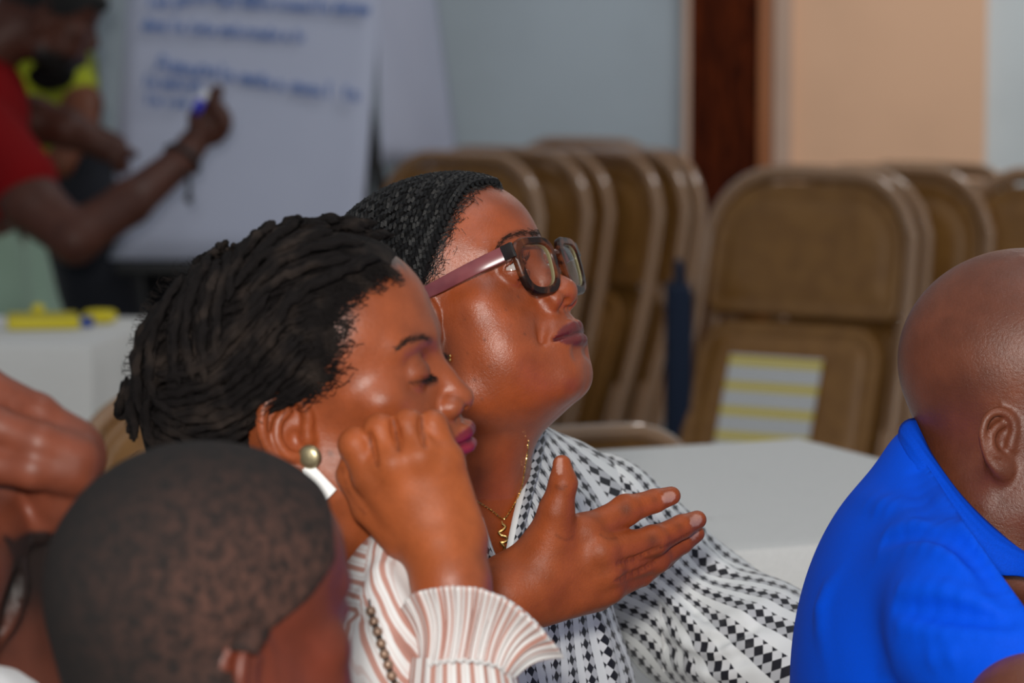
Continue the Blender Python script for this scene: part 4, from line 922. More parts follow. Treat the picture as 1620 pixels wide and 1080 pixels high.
def body_verts(o):
    V = np.zeros(len(o.data.vertices) * 3, np.float32); o.data.vertices.foreach_get('co', V); return V.reshape(-1, 3)
def slerp(a, b, t):
    w_ = math.acos(max(-1, min(1, float(a @ b)))); return (np.sin((1 - t) * w_)[:, None] * a + np.sin(t * w_)[:, None] * b) / math.sin(w_)
def two_strand(P, N_, r, pitch, m=5):
    """a rope of two strands twisted round the path P; N_ = surface normals"""
    L = np.r_[0, np.cumsum(np.linalg.norm(np.diff(P, axis=0), axis=1))]; T = np.gradient(P, axis=0); T /= np.linalg.norm(T, axis=1, keepdims=True); B = np.cross(T, N_)
    out = []
    for k in (0, 1):
        a = L / pitch * 2 * np.pi + k * np.pi; out.append((P + r * .62 * (np.cos(a)[:, None] * B + .8 * np.sin(a)[:, None] * N_), r * .66))
    return out
def resample(P, step):
    L = np.r_[0, np.cumsum(np.linalg.norm(np.diff(P, axis=0), axis=1))]; t = np.arange(0, L[-1], step); return np.stack([np.interp(t, L, P[:, i]) for i in range(3)], -1)

def hair_w1():
    c0 = np.array((0, -.002, .045)); V = body_verts(woman1)
    line = hairline(S1, H1, [(783, 294), (757, 293), (738, 300), (721, 322), (708, 346), (694, 373), (683, 402), (673, 430), (665, 455)], 2.4, 3.0)
    line = np.vstack([line, [(.074, .006, .028), (.074, -.02, .012), (.066, -.045, -.03)]])
    b = behind(H1.l(V), line, c0); q = H1.l(V); b[q[:, 2] < -.045] = -1; b[(np.abs(q[:, 0]) > .066) & (q[:, 2] < .035) & (q[:, 1] > -.03)] = -1
    stubble(woman1, np.where(q[:, 1] > -.02, b, -1), .16, lin(34, 22, 18), .75, 1)
    cap = sub_shell(woman1, S1, b, .0016, 'hair', hair_black, woman1)
    # rows of small two-strand braids from the hairline towards the back of the head
    tl = np.linspace(0, 1, 27); acc = np.r_[0, np.cumsum(np.linalg.norm(np.diff(line[:10], axis=0), axis=1))]; acc /= acc[-1]
    starts = np.stack([np.interp(tl, acc, line[:10, i]) for i in range(3)], -1); rs = np.random.default_rng(8)
    for sg in (1, -1):
        for i, p in enumerate(starts):
            if sg < 0 and i == 0: continue
            a = (p - c0) * (sg, 1, 1); a /= np.linalg.norm(a); f = i / (len(starts) - 1)
            e = np.array((sg * (.05 + .42 * f), -.86, -.05 - .45 * f)); e /= np.linalg.norm(e)
            D = slerp(a, e, np.linspace(.0, .97, 60)) @ H1.R.T; C = H1.w(c0)
            P = S1.radial(C, D, .16, off=.0034); P = resample(P, .0016); N_ = P - C; N_ /= np.linalg.norm(N_, axis=1, keepdims=True)
            B = Bag(); r = .0029 * (1 + .12 * np.sin(np.arange(len(P)) * .37 + rs.uniform(0, 6))); r[:6] *= np.linspace(.35, 1, 6)
            for c, rr in two_strand(P, N_, .0032, .0075 + rs.uniform(-.0006, .0006)): B.tube(c, rr if np.isscalar(rr) else rr, 5)
            B.make('braid', hair_black, cap)
    # fine baby hairs along the hairline
    B = Bag(); k = 0
    for i in range(900):
        j = rs.uniform(0, 7.6); a = np.array([np.interp(j, range(len(line)), line[:, m]) for m in range(3)]); a = a + (rs.normal(0, .001), abs(rs.normal(0, .008 if j > 2.0 else .003)), rs.normal(0, .004))
        P0 = a - c0; l = rs.uniform(.004, .011); D0 = P0 / np.linalg.norm(P0); D1 = P0 + np.array((rs.normal(0, .003), -l, rs.normal(-.002, .004))); D1 /= np.linalg.norm(D1)
        D = slerp(D0, D1, np.linspace(0, 1, 5)); P = S1.radial(H1.w(c0), D @ H1.R.T, .16, off=.0004 + .0006 * rs.random()); P = P + rs.normal(0, .0004, P.shape)
        B.tube(P, np.array([.0002, .00024, .0002, .00018, .0001]), 3)
    o = B.make('baby_hair', hair_black, cap); o['kind'] = 'stuff'
    # eyebrows
    for nm, px in (('eyebrow', [(783, 404), (788, 388), (800, 376), (818, 369), (836, 368), (852, 372)]),):
        lc = hairline(S1, H1, px, 2.4, 3.0)
        for sg in (1, -1):
            B = Bag()
            for i in range(150):
                j = rs.uniform(0, len(px) - 1.01); a = np.array([np.interp(j, range(len(px)), lc[:, m]) for m in range(3)]); tgt = np.array([np.interp(max(j - .9, -.4), range(len(px)), lc[:, m]) for m in range(3)]) + (.0, 0, .002)
                a = (a + rs.normal(0, (.0006, .0006, .0016 * (.45 + .16 * j)))) ; dd = (tgt - a); dd = dd / (np.linalg.norm(dd) + 1e-6) * rs.uniform(.004, .007) + rs.normal(0, .0008, 3)
                P = np.array([a, a + dd * .5, a + dd]); P[:, 0] *= sg; D = P - c0; D /= np.linalg.norm(D, axis=1, keepdims=True)
                W = S1.radial(H1.w(c0), D @ H1.R.T, .16, off=.0003); B.tube(W, np.array([.00016, .00015, .00008]), 3)
            B.make('eyebrow', hair_brow, woman1)
hair_w1()

def eyes_w1():
    m = Mat('eyeball', rough=.08, spec=.6); m.set('Base Color', m.attr('Col'))
    e = np.array(P1['eye']); er = P1['eyer'] - .0006
    for sg in (1, -1):
        B = Bag().sphere((0, 0, 0), er, 48, 32); V = np.concatenate(B.V); g = np.array((.02 * 0 - .0, .985, .16)); g = g + np.array((-.18, 0, 0)); g /= np.linalg.norm(g)
        a = np.degrees(np.arccos(np.clip(V @ g / er, -1, 1))); col = np.tile(np.array((.62, .60, .58)), (len(V), 1)); paint(col, 1 - sstep(a, 28, 31), (.035, .018, .010)); paint(col, 1 - sstep(a, 11, 13), (.003, .003, .003)); paint(col, .35 * sstep(a, 50, 85), (.55, .30, .25))
        W = H1.w(V + e * (sg, 1, 1)); mesh('eye', W, np.array([f for f in B.F]), m.m, woman1, col=col)
        Bl = Bag(); rs = np.random.default_rng(4)
        for k in range(30):
            t = k / 29; x = -.013 + .0275 * t; z = .0050 - .0035 * ((t - .45) / .55) ** 2; y = math.sqrt(max(1e-6, (er + .0016) ** 2 - x * x - z * z))
            p = e + (x, y, z - .0004); d = np.array((x * .35 + rs.normal(0, .001), .0065, .0035 + rs.normal(0, .0008)))
            P = np.array([p, p + d * .5 + (0, .0003, -.0004), p + d + (0, 0, .0012)]) * (sg, 1, 1); Bl.tube(H1.w(P), np.array([.00016, .00012, .00006]), 3)
        Bl.make('eyelash', hair_black, woman1)
eyes_w1()

def hair_w2():
    c0 = np.array((0, .010, .055)); V = body_verts(woman2); q = H2.l(V); rs = np.random.default_rng(12)
    line = hairline(S2, H2, [(616, 430), (600, 432), (572, 452), (540, 470), (527, 497), (530, 530), (518, 560), (512, 590), (490, 612), (470, 620)], 2.0, 2.7)
    line[0, 0] = max(line[0, 0], .001); line = np.vstack([line, [(.072, .012, .068), (.072, -.010, .066), (.071, -.028, .046), (.068, -.040, .015), (.060, -.050, -.03)]])
    b = behind(q, line, c0); b[q[:, 2] < -.045] = -1; b[(np.abs(q[:, 0]) > .062) & (q[:, 2] < .053) & (q[:, 1] > -.022)] = -1
    stubble(woman2, np.where((q[:, 2] > .02) & (b > -.5), b, -1), .22, lin(44, 28, 24), .85, 2)
    cap = sub_shell(woman2, S2, b, .0035, 'hair', hair_locs, woman2)
    # swept-back mass of locs
    S = Sdf(); S.frame(H2.R, H2.T, H2.s)
    S.ell((0, .010, .064), (.0715, .084, .077), k=.02); S.ell((0, -.050, .062), (.070, .060, .072), k=.03); S.ell((0, -.082, .030), (.058, .040, .066), k=.03); S.ell((0, -.088, -.015), (.05, .030, .055), k=.03); S.frame()
    core = S.mesh(.004); mesh('hair_core', core[0], core[1], hair_locs.m, cap)
    def loc(P, r, lift=0, tw=True):
        P = resample(P, .0024); n = len(P)
        if n < 6: return
        ph = rs.uniform(0, 6, 3); i = np.arange(n); rr = r * (1 + .10 * np.sin(i * .9 + ph[0]) + .08 * np.sin(i * .37 + ph[1])) * np.clip(np.minimum(i + 1.5, n - i + .5) / 5, .3, 1)
        P = P + .0006 * np.stack([np.sin(i * .7 + ph[k]) for k in range(3)], -1)
        V_, F_ = tube(P, rr, 8); V_ = V_ + rs.normal(0, .00032, V_.shape); Bag().add(V_, F_).make('loc', hair_locs, cap)
    C = H2.w(c0); acc = np.r_[0, np.cumsum(np.linalg.norm(np.diff(line[:14], axis=0), axis=1))]; acc /= acc[-1]
    qv = H2.l(V); Qb = np.zeros(len(woman2.data.polygons) * 4, np.int32); woman2.data.polygons.foreach_get('vertices', Qb); Qb = Qb.reshape(-1, 4); ear_ = (np.abs(qv[:, 0]) > .062) & (np.abs(qv[:, 1]) < .035) & (qv[:, 2] < .055) & (qv[:, 2] > -.035)
    BB = Surf(core, (V, Qb[~ear_[Qb].any(1)]))
    for layer, (n, off, t0, t1) in enumerate(((34, .0022, 0, .96), (27, .0062, .14, .82))):
        for sg in (1, -1):
            for i in range(n):
                f = (i + .5 + rs.uniform(-.2, .2)) / n; p = np.array([np.interp(f, acc, line[:14, k]) for k in range(3)]); a = (p - c0) * (sg, 1, 1); a /= np.linalg.norm(a)
                e = np.array((sg * (.10 + .45 * f + rs.normal(0, .05)), -.86, .10 - .75 * f + rs.normal(0, .08))); e /= np.linalg.norm(e)
                mid = a + e + rs.normal(0, .10, 3); mid /= np.linalg.norm(mid); t = np.linspace(t0, t1 - rs.uniform(0, .12), 40)
                D = (a[None] * ((1 - t) ** 2)[:, None] + 2 * mid[None] * (t * (1 - t))[:, None] + e[None] * (t ** 2)[:, None]); D /= np.linalg.norm(D, axis=1, keepdims=True)
                loc(BB.radial(C, D @ H2.R.T, .2, off=off * np.clip(t * 6, .15, 1)), .0031 + rs.uniform(-.0004, .0006))
    # wound bundles: locs crossing over the swept-back layer (given on the near side, mirrored on the far side)
    bund = [[(338, 424), (312, 470), (302, 530), (312, 590)], [(352, 432), (330, 480), (322, 540), (330, 600)], [(322, 436), (292, 490), (282, 545), (290, 600)], [(372, 420), (352, 470), (342, 530), (340, 560)], [(300, 452), (268, 510), (258, 570), (262, 620)], [(270, 492), (240, 545), (234, 600), (240, 650)],
            [(430, 470), (380, 520), (320, 570), (262, 590)], [(440, 490), (390, 545), (330, 590), (268, 606)], [(452, 510), (400, 565), (335, 605), (262, 622)], [(470, 530), (420, 580), (350, 620), (270, 640)], [(480, 548), (430, 600), (360, 640), (280, 660)],
            [(236, 590), (226, 630), (236, 680)], [(222, 600), (212, 650), (206, 692)], [(252, 610), (246, 650), (258, 700)], [(392, 612), (350, 632), (300, 640), (250, 612)], [(388, 650), (345, 666), (300, 668), (250, 640)], [(376, 690), (335, 700), (290, 700), (245, 676)],
            [(560, 400), (500, 405), (440, 430), (400, 470)], [(548, 420), (490, 430), (430, 460), (390, 500)], [(580, 420), (530, 440), (470, 470), (430, 520)], [(470, 372), (430, 400), (400, 440)], [(440, 372), (405, 400), (375, 440), (365, 480)], [(520, 384), (470, 398), (420, 420), (380, 460)]]
    for ln in bund:
        for k in range(3):
            c = curve(np.c_[np.array(ln, float), np.zeros(len(ln))], 8)[:, :2] + rs.normal(0, 2, 2) + (k - .5) * np.array((4.5, 5.5))
            P = BB.trace(c[:, 0], c[:, 1], off=.0085 + .003 * k); P = P[(np.linalg.norm(P - C, axis=1) < .16)]
            if len(P) < 5: continue
            loc(P, .0033); L = H2.l(P) * (-1, 1, 1); loc(H2.w(L), .0033)
    # loose fuzz
    B = Bag()
    for i in range(1500):
        d = rs.normal(0, 1, 3); d[1] = d[1] * .8 - .5; d[2] = abs(d[2]) - .25; d /= np.linalg.norm(d)
        if behind((c0 + d * .1)[None], line, c0)[0] < .02: continue
        p = BB.radial(C, (d @ H2.R.T)[None], .2, off=.008)[0]; n_ = d @ H2.R.T; t_ = np.cross(n_, rs.normal(0, 1, 3)); l = rs.uniform(.002, .006)
        P = np.array([p - n_ * .004, p + n_ * l * .4 + t_ * l * .4, p + n_ * l * .45 + t_ * l * 1.0]); B.tube(P, np.array([.00018, .00014, .00008]), 3)
    for i in range(2600):
        j = rs.uniform(0, 8.6); a = np.array([np.interp(j, range(len(line)), line[:, m]) for m in range(3)]) + (0, rs.normal(-.004, .010), rs.normal(0, .005))
        P0 = a - c0; D0 = P0 / np.linalg.norm(P0); D1 = P0 + np.array((rs.normal(0, .003), -rs.uniform(.005, .014), rs.normal(0, .005))); D1 /= np.linalg.norm(D1)
        P = S2.radial(C, slerp(D0, D1, np.linspace(0, 1, 5)) @ H2.R.T, .2, off=.0008 + .0035 * rs.random()); B.tube(P + rs.normal(0, .0006, P.shape), np.array([.0003, .0003, .00026, .0002, .0001]), 3)
    o = B.make('loose_hair', hair_locs, cap); o['kind'] = 'stuff'
    px = [(628, 552), (640, 541), (655, 535), (668, 533), (680, 538)]; lc = hairline(S2, H2, px, 2.0, 2.7)
    for sg in (1, -1):
        B = Bag()
        for i in range(120):
            j = rs.uniform(0, len(px) - 1.01); a = np.array([np.interp(j, range(len(px)), lc[:, m]) for m in range(3)]); tg = np.array([np.interp(max(j - .9, -.4), range(len(px)), lc[:, m]) for m in range(3)])
            a = a + rs.normal(0, (.0005, .0005, .0016)); dd = tg - a; dd = dd / (np.linalg.norm(dd) + 1e-6) * rs.uniform(.004, .006) + rs.normal(0, .0008, 3)
            P = np.array([a, a + dd * .5, a + dd]) * (sg, 1, 1); D = P - c0; D /= np.linalg.norm(D, axis=1, keepdims=True); B.tube(S2.radial(C, D @ H2.R.T, .2, off=.0003), np.array([.00016, .00015, .00008]), 3)
        B.make('eyebrow', hair_brow, woman2)
        B = Bag(); e = np.array(P2['eye']); er = P2['eyer'] + .0022
        for k in range(40):
            t = k / 39; x = -.012 + .026 * t; z = -.0052 + 9 * (x + .001) ** 2; y = math.sqrt(max(1e-6, er ** 2 - x * x - z * z)); p = e + (x, y, z); d = np.array((x * .4, .0055, -.0035 + rs.normal(0, .0006)))
            P = np.array([p, p + d * .55 + (0, 0, -.0006), p + d]) * (sg, 1, 1); B.tube(H2.w(P), np.array([.00024, .0002, .00008]), 3)
        B.make('eyelash', hair_locs, woman2)
hair_w2()

def hair_m1():
    c0 = np.array((0, -.002, .045)); V = body_verts(man1); q = H4.l(V)
    line = np.array([(.004, .086, .098), (.03, .080, .095), (.050, .066, .082), (.056, .060, .066), (.068, .036, .050), (.073, .022, .025), (.074, .010, .022), (.074, -.012, .026), (.072, -.028, -.005), (.062, -.05, -.05)])
    b = behind(q, line, c0); b[q[:, 2] < -.06] = -1; b[(np.abs(q[:, 0]) > .066) & (q[:, 2] < .026) & (q[:, 1] > -.03)] = -1
    def cf(W, mk):
        p = H4.l(W); c = np.zeros((len(W), 3), np.float32); c[:, 0] = blob(p, (.062, -.004, .058), (.06, .075, .060)); c[:, 1] = 1 - sstep(mk, -.02, .10); return c  # scalp showing through, with the flash highlight put into the same patch
    cap = sub_shell(man1, S4, b, .0042, 'hair', hair_crop, man1, cf)
hair_m1()
# ------------------------------------------------------------------ glasses, jewellery
tort = Mat('tortoiseshell', rough=.3, spec=.2); _n = tort.noise(70, 3, .6, dist=.6); tort.set('Base Color', tort.mix(_n.step(.40, .58), (.016, .005, .003), tort.mix(_n.step(.58, .75), (.12, .030, .010), (.30, .10, .03)))); tort.set('Coat Weight', .0)
mauve = Mat('mauve_acetate', rough=.22, spec=.5); _n = mauve.noise(40, 2); mauve.set('Base Color', mauve.mix(_n.step(.3, .7), lin(112, 58, 66), lin(142, 78, 82)))
gold = Mat('gold', (.85, .55, .20), .22, .5, 1.0); dark_metal = Mat('hinge_black', (.02, .015, .015), .25)
def lens_material():
    m = bpy.data.materials.new('spectacle_lens'); m.use_nodes = True; t = m.node_tree; t.nodes.clear()
    o = t.nodes.new('ShaderNodeOutputMaterial'); mx = t.nodes.new('ShaderNodeMixShader'); tr = t.nodes.new('ShaderNodeBsdfTransparent'); gl = t.nodes.new('ShaderNodeBsdfGlossy'); fr = t.nodes.new('ShaderNodeFresnel')
    ge = t.nodes.new('ShaderNodeNewGeometry'); mr = t.nodes.new('ShaderNodeMapRange'); mr.inputs[3].default_value = 1.38; mr.inputs[4].default_value = 1 / 1.38; t.links.new(ge.outputs['Backfacing'], mr.inputs[0]); t.links.new(mr.outputs[0], fr.inputs[0]); tr.inputs[0].default_value = (.97, .96, .93, 1); gl.inputs['Roughness'].default_value = .02
    t.links.new(fr.outputs[0], mx.inputs[0]); t.links.new(tr.outputs[0], mx.inputs[1]); t.links.new(gl.outputs[0], mx.inputs[2]); t.links.new(mx.outputs[0], o.inputs[0]); return m
lensm = lens_material(); lens_edge = Mat('lens_bevel', (.30, .27, .15), .12, .6); lens_edge.set('Coat Weight', .6)
def h1px(px, py, x):
    """point of the head frame at lateral offset x seen at a pixel"""
    o = H1.l(CAM[None])[0]; d = (at(px, py, 1.0) - CAM) @ H1.R; return o + d * (x - o[0]) / d[0]
def glasses():
    g = empty('glasses', H1.w((0, .108, .02)), 'tortoiseshell glasses with mauve temples worn by the woman gazing upward', 'glasses')
    cx, cz, cy = .0345, .0205, .1105; hw, hh = .0285, .0235; n = 72; th = np.arange(n) / n * 2 * np.pi
    def ring(fw, fh, sg, dy, ex=3.2, drop=0):
        c_, s_ = np.cos(th), np.sin(th); x = np.sign(c_) * np.abs(c_) ** (2 / ex) * fw; z = np.sign(s_) * np.abs(s_) ** (2 / ex) * fh
        x = x * (1 + .10 * z / hh)                                  # wider at the top
        y = dy - .10 * z * .0 - .16 * (x + .0) * (1) * .9 - 1.2 * (x * x + z * z) * 0
        return np.stack([sg * (cx + x), cy + y + .12 * z, cz + z + .0016 * np.clip(x / hw, 0, 1)], -1)
    f = Bag()
    for sg in (1, -1):
        prof = [(hw, hh, -.0030), (hw + .0004, hh + .0004, .0), (hw - .0008, hh - .0008, .0018), (hw - .0054, hh - .0054, .0022), (hw - .0064, hh - .0062, .0008), (hw - .0062, hh - .0060, -.0030)]
        R_ = np.array([H1.w(ring(a, b, sg, d)) for a, b, d in prof]); k = len(prof); F = []
        for i in range(k):
            for j in range(n): q = [i * n + j, i * n + (j + 1) % n, ((i + 1) % k) * n + (j + 1) % n, ((i + 1) % k) * n + j]; F.append(q if sg < 0 else q[::-1])
        f.add(R_.reshape(-1, 3), F)
    br = [H1.w((x, cy + .003 + .001 * (1 - abs(x) / .009), cz + .0085 + .0015 * (1 - (x / .009) ** 2))) for x in np.linspace(-.0095, .0095, 9)]; f.tube(br, .0030, 8)
    f.make('frame', tort, g)
    for sg in (1, -1):
        o_, i_ = hw - .0062, hh - .0060; rows = []
        for q in np.linspace(0, 1, 9): a = ring(o_ * q, i_ * q, sg, -.0006); a[:, 1] += .0016 * (1 - q * q); rows.append(H1.w(a))
        V = np.concatenate(rows); F = [[i * n + j, i * n + (j + 1) % n, (i + 1) * n + (j + 1) % n, (i + 1) * n + j] for i in range(8) for j in range(n)]
        mesh('lens', V, np.array(F), lensm, g)
        a, b = H1.w(ring(o_, i_, sg, .0008)), H1.w(ring(o_ - .0010, i_ - .0010, sg, -.0022)); V = np.concatenate([a, b, H1.w(ring(o_ - .0001, i_ - .0001, sg, -.0030))])
        F = [[r * n + j, r * n + (j + 1) % n, (r + 1) * n + (j + 1) % n, (r + 1) * n + j] for r in (0, 1) for j in range(n)]; mesh('lens_rim', V, np.array(F), lens_edge.m, g)
        # hinge block and temple arm
        A = H1.R; p0 = np.array((sg * (cx + hw + .0015), cy - .0065, cz + .0155)); Bag().box(H1.w(p0), (.0055, .010, .0125), A, .0012).make('hinge', dark_metal, g)
        e = h1px(668, 467, .0775); p1 = e * (sg, 1, 1); P = np.array([p0 + (sg * .0005, -.004, 0), p0 * .6 + p1 * .4 + (sg * .0045, 0, 0), p0 * .25 + p1 * .75 + (sg * .003, 0, 0), p1, p1 + (-sg * .002, -.016, -.006), p1 + (-sg * .006, -.030, -.019)]); P = curve(P, 8)
        hgt = np.interp(np.linspace(0, 1, len(P)), [0, .4, .75, 1], [.0062, .0056, .0046, .0030]); T = np.gradient(P, axis=0); T /= np.linalg.norm(T, axis=1, keepdims=True); X = np.tile(np.array((1.0, 0, 0)), (len(P), 1)); U_ = np.cross(X, T); U_ /= np.linalg.norm(U_, axis=1, keepdims=True); X = np.cross(T, U_)
        rows = []
        for a in np.arange(12) / 12 * 2 * np.pi: c_, s_ = math.cos(a), math.sin(a); rows.append(P + X * .0017 * np.sign(c_) * abs(c_) ** .5 + U_ * (hgt * np.sign(s_) * abs(s_) ** .5)[:, None])
        G = np.stack(rows, 1); m = 12; F = [[i * m + j, i * m + (j + 1) % m, (i + 1) * m + (j + 1) % m, (i + 1) * m + j] for i in range(len(P) - 1) for j in range(m)] + [list(range(m)), [(len(P) - 1) * m + j for j in range(m)]]
        tm = Bag().add(H1.w(G.reshape(-1, 3)), F).make('temple_arm', mauve, g)
        lb = p0 + (sg * .0042, -.0150, -.0005); Bag().box(H1.w(lb), (.0006, .0032, .0042), A).make('badge', gold, tm)
    # nose pads
    for sg in (1, -1): Bag().sphere(H1.w((sg * .0092, cy - .005, cz - .007)), (.0014, .003, .004), R=H1.R).make('nose_pad', lensm, g)
glasses()

def necklace():
    px = [(716, 716), (730, 755), (742, 778), (751, 790), (764, 799), (777, 808), (794, 821), (806, 806), (815, 790), (823, 767), (827, 744), (832, 715), (834, 694)]
    p = curve(np.c_[np.array(px, float), np.zeros(len(px))], 8)[:, :2]; P = S1.trace(p[:, 0], p[:, 1], .0016); P = resample(P, .0006); N_ = np.tile(-FW, (len(P), 1))
    g = empty('necklace', P[len(P) // 2], 'fine gold chain necklace with a coiled snake pendant', 'necklace')
    B = Bag()
    for c, r in two_strand(P, N_, .0010, .0030): B.tube(c, .00046, 5)
    B.make('chain', gold, g)
    sp = [(794, 824), (795, 829), (799, 833), (795, 838), (789, 842), (793, 847), (800, 849), (802, 854), (797, 857), (792, 858), (795, 862), (798, 866), (796, 870)]
    q = curve(np.c_[np.array(sp, float), np.zeros(len(sp))], 6)[:, :2]; e0, e1 = S1.trace([793, 793], [822, 866], .0030); da, db = (e0 - CAM) @ FW, (e1 - CAM) @ FW; Q = np.array([at(x, y, da + (db - da) * (y - 822) / 44) for x, y in q]); r = np.full(len(Q), .00135); r[:6] = .0006; r[-8:] *= np.linspace(1, .6, 8); Bag().tube(Q, r, 8).make('pendant', gold, g)
necklace()
def earrings():
    p = S1.trace(712, 563)[0] - FW * .002; g = empty('earring', p, 'tiny gold stud with a hanging bead in the ear of the woman with glasses', 'earring')
    Bag().sphere(p, .0016).make('stud', gold, g); B = Bag(); B.tube([p, p - UP * .0020], .0004, 5); B.sphere(p - UP * .0032, .0015); B.make('drop', gold, g)
    brass = Mat('brushed_brass', (.42, .36, .22), .38, .5, .85); _n = brass.noise(300, 2); brass.bump(_n, .2, .0005); white = Mat('white_enamel', (.86, .88, .87), .35, .5)
    p = S2.trace(490, 722)[0] - FW * .0045; g = empty('earring', p, 'round brass earring with a white wedge-shaped pendant on the woman resting on her fist', 'earring')
    R = rotv((0, 0, math.radians(-12))); prof = [(.0, -.0030), (.004, -.0029), (.0065, -.0022), (.0080, -.0010), (.0085, .0003), (.0080, .0012), (.0, .0014)]; n = 40; V = []; F = []
    for r, y in prof:
        for j in range(n): a = 2 * np.pi * j / n; V.append((r * math.cos(a), y, r * math.sin(a)))
    for i in range(len(prof) - 1):
        for j in range(n): F.append([i * n + j, i * n + (j + 1) % n, (i + 1) * n + (j + 1) % n, (i + 1) * n + j])
    Bag().add(np.array(V) @ R.T + p, F).make('disc', brass, g)
    d = (p - CAM) @ FW; c = [(474, 746), (484, 738), (497, 737), (532, 774), (509, 799)]; A = np.array([at(x, y, d + .001) for x, y in c]); Bq = A + FW * .0022
    k = len(c); F = [list(range(k))[::-1], [k + i for i in range(k)]] + [[i, (i + 1) % k, k + (i + 1) % k, k + i] for i in range(k)]
    o = Bag().add(np.r_[A, Bq], F).make('pendant', white, g, smooth=False)
earrings()
def beads():
    bronze = Mat('bronze_pearl', (.30, .19, .13), .28, .6, .35); bronze.set('Coat Weight', .6); cord = Mat('dark_cord', (.02, .012, .01), .8)
    px = np.array([(584, 950), (588, 968), (593, 985), (598, 1002), (603, 1019), (608, 1035), (613, 1051), (618, 1068), (625, 1084), (633, 1099), (642, 1113), (653, 1126)], float)
    B2 = SB2s; P = B2.trace(px[:, 0], px[:, 1], .0030)
    g = empty('bead_necklace', P[5], 'long string of bronze pearl beads over the striped blouse', 'necklace'); Bag().tube(curve(P, 4), .0007, 5).make('cord', cord, g)
    first = None
    for p in P[1:]:
        if first is None: first = Bag().sphere((0, 0, 0), .0036, 16, 12).make('bead', bronze, g).data; o = bpy.data.objects['bead']
        else: o = bpy.data.objects.new('bead', first); COL.objects.link(o); o.parent = g; o.matrix_parent_inverse = Matrix.Translation(-Vector(pmat(g).translation))
        o.location = p
    sp = Bag()
    for a, b in zip(P[1:-1], P[2:]): sp.sphere((a + b) / 2, (.0022, .0022, .0022), 8, 6)
    sp.make('spacer', cord, g)
beads()
# ------------------------------------------------------------------ furniture
steel = Mat('tan_enamelled_steel', rough=.30, spec=.55); _n = steel.noise(30, 2); steel.set('Base Color', steel.mix(_n.step(.3, .7), lin(130, 90, 44), lin(144, 102, 52)))
tubem = Mat('tan_steel_tube', lin(154, 116, 82), .2, .9); tubem.set('Coat Weight', 1.0); tubem.set('Coat Roughness', .07); rubber = Mat('grey_rubber', (.05, .05, .05), .8)
def arch(w, h, rc, n=7, top=None):
    """inverted U in the xz plane: from (-w,0) up to height h with corner radius rc and down again; top = half width at the top"""
    t = w if top is None else top; L = [(-w, 0, 0), (-w + (w - t) * .6, 0, h * .55)]
    for a in np.linspace(0, math.pi / 2, n): L.append((-t + rc - rc * math.cos(a), 0, h - rc + rc * math.sin(a)))
    L += [(-x, y, z) for x, y, z in L[::-1]]; return np.array(L)
def plate(w0, w1, z0, z1, rc, y, crown=.0, thick=.0015, rim=.016, emb=.004, emboss_in=.03):
    """pressed steel panel: rounded outline, rolled rim, raised inner field; returns one closed mesh"""
    def outline(g):
        P = []; cs = [(-w0 + g, z0 + g, .025), (w0 - g, z0 + g, .025), (w1 - g, z1 - g, rc), (-w1 + g, z1 - g, rc)]; r_ = lambda r: max(.006, r - g)
        for i, (x, z, r) in enumerate(cs):
            r = r_(r); sx, sz = (1 if i in (1, 2) else -1), (1 if i in (2, 3) else -1); a0 = {0: 180, 1: 270, 2: 0, 3: 90}[i]
            for a in np.radians(np.linspace(a0, a0 + 90, 7)): P.append((x - sx * r + r * math.cos(a), z - sz * r + r * math.sin(a)))
        return np.array(P)
    rings = [(0, .004), (.002, -.001), (rim * .6, -.003), (rim, .0), (emboss_in, .0005), (emboss_in + .008, -emb), (emboss_in + .03, -emb), (.09, -emb - .001)]
    V = []; m = 28
    for g, dy in rings: o = outline(g); V.append(np.c_[o[:, 0], y + dy - crown * (1 - (o[:, 0] / w1) ** 2), o[:, 1]])
    n = len(rings); V = np.concatenate(V); F = [[i * m + j, i * m + (j + 1) % m, (i + 1) * m + (j + 1) % m, (i + 1) * m + j] for i in range(n - 1) for j in range(m)] + [[(n - 1) * m + j for j in range(m)]]
    Vb = V.copy(); Vb[:, 1] += thick + .002; k = len(V); F += [[k + i for i in f[::-1]] for f in F]; F += [[j, k + j, k + (j + 1) % m, (j + 1) % m] for j in range(m)]
    return np.r_[V, Vb], F
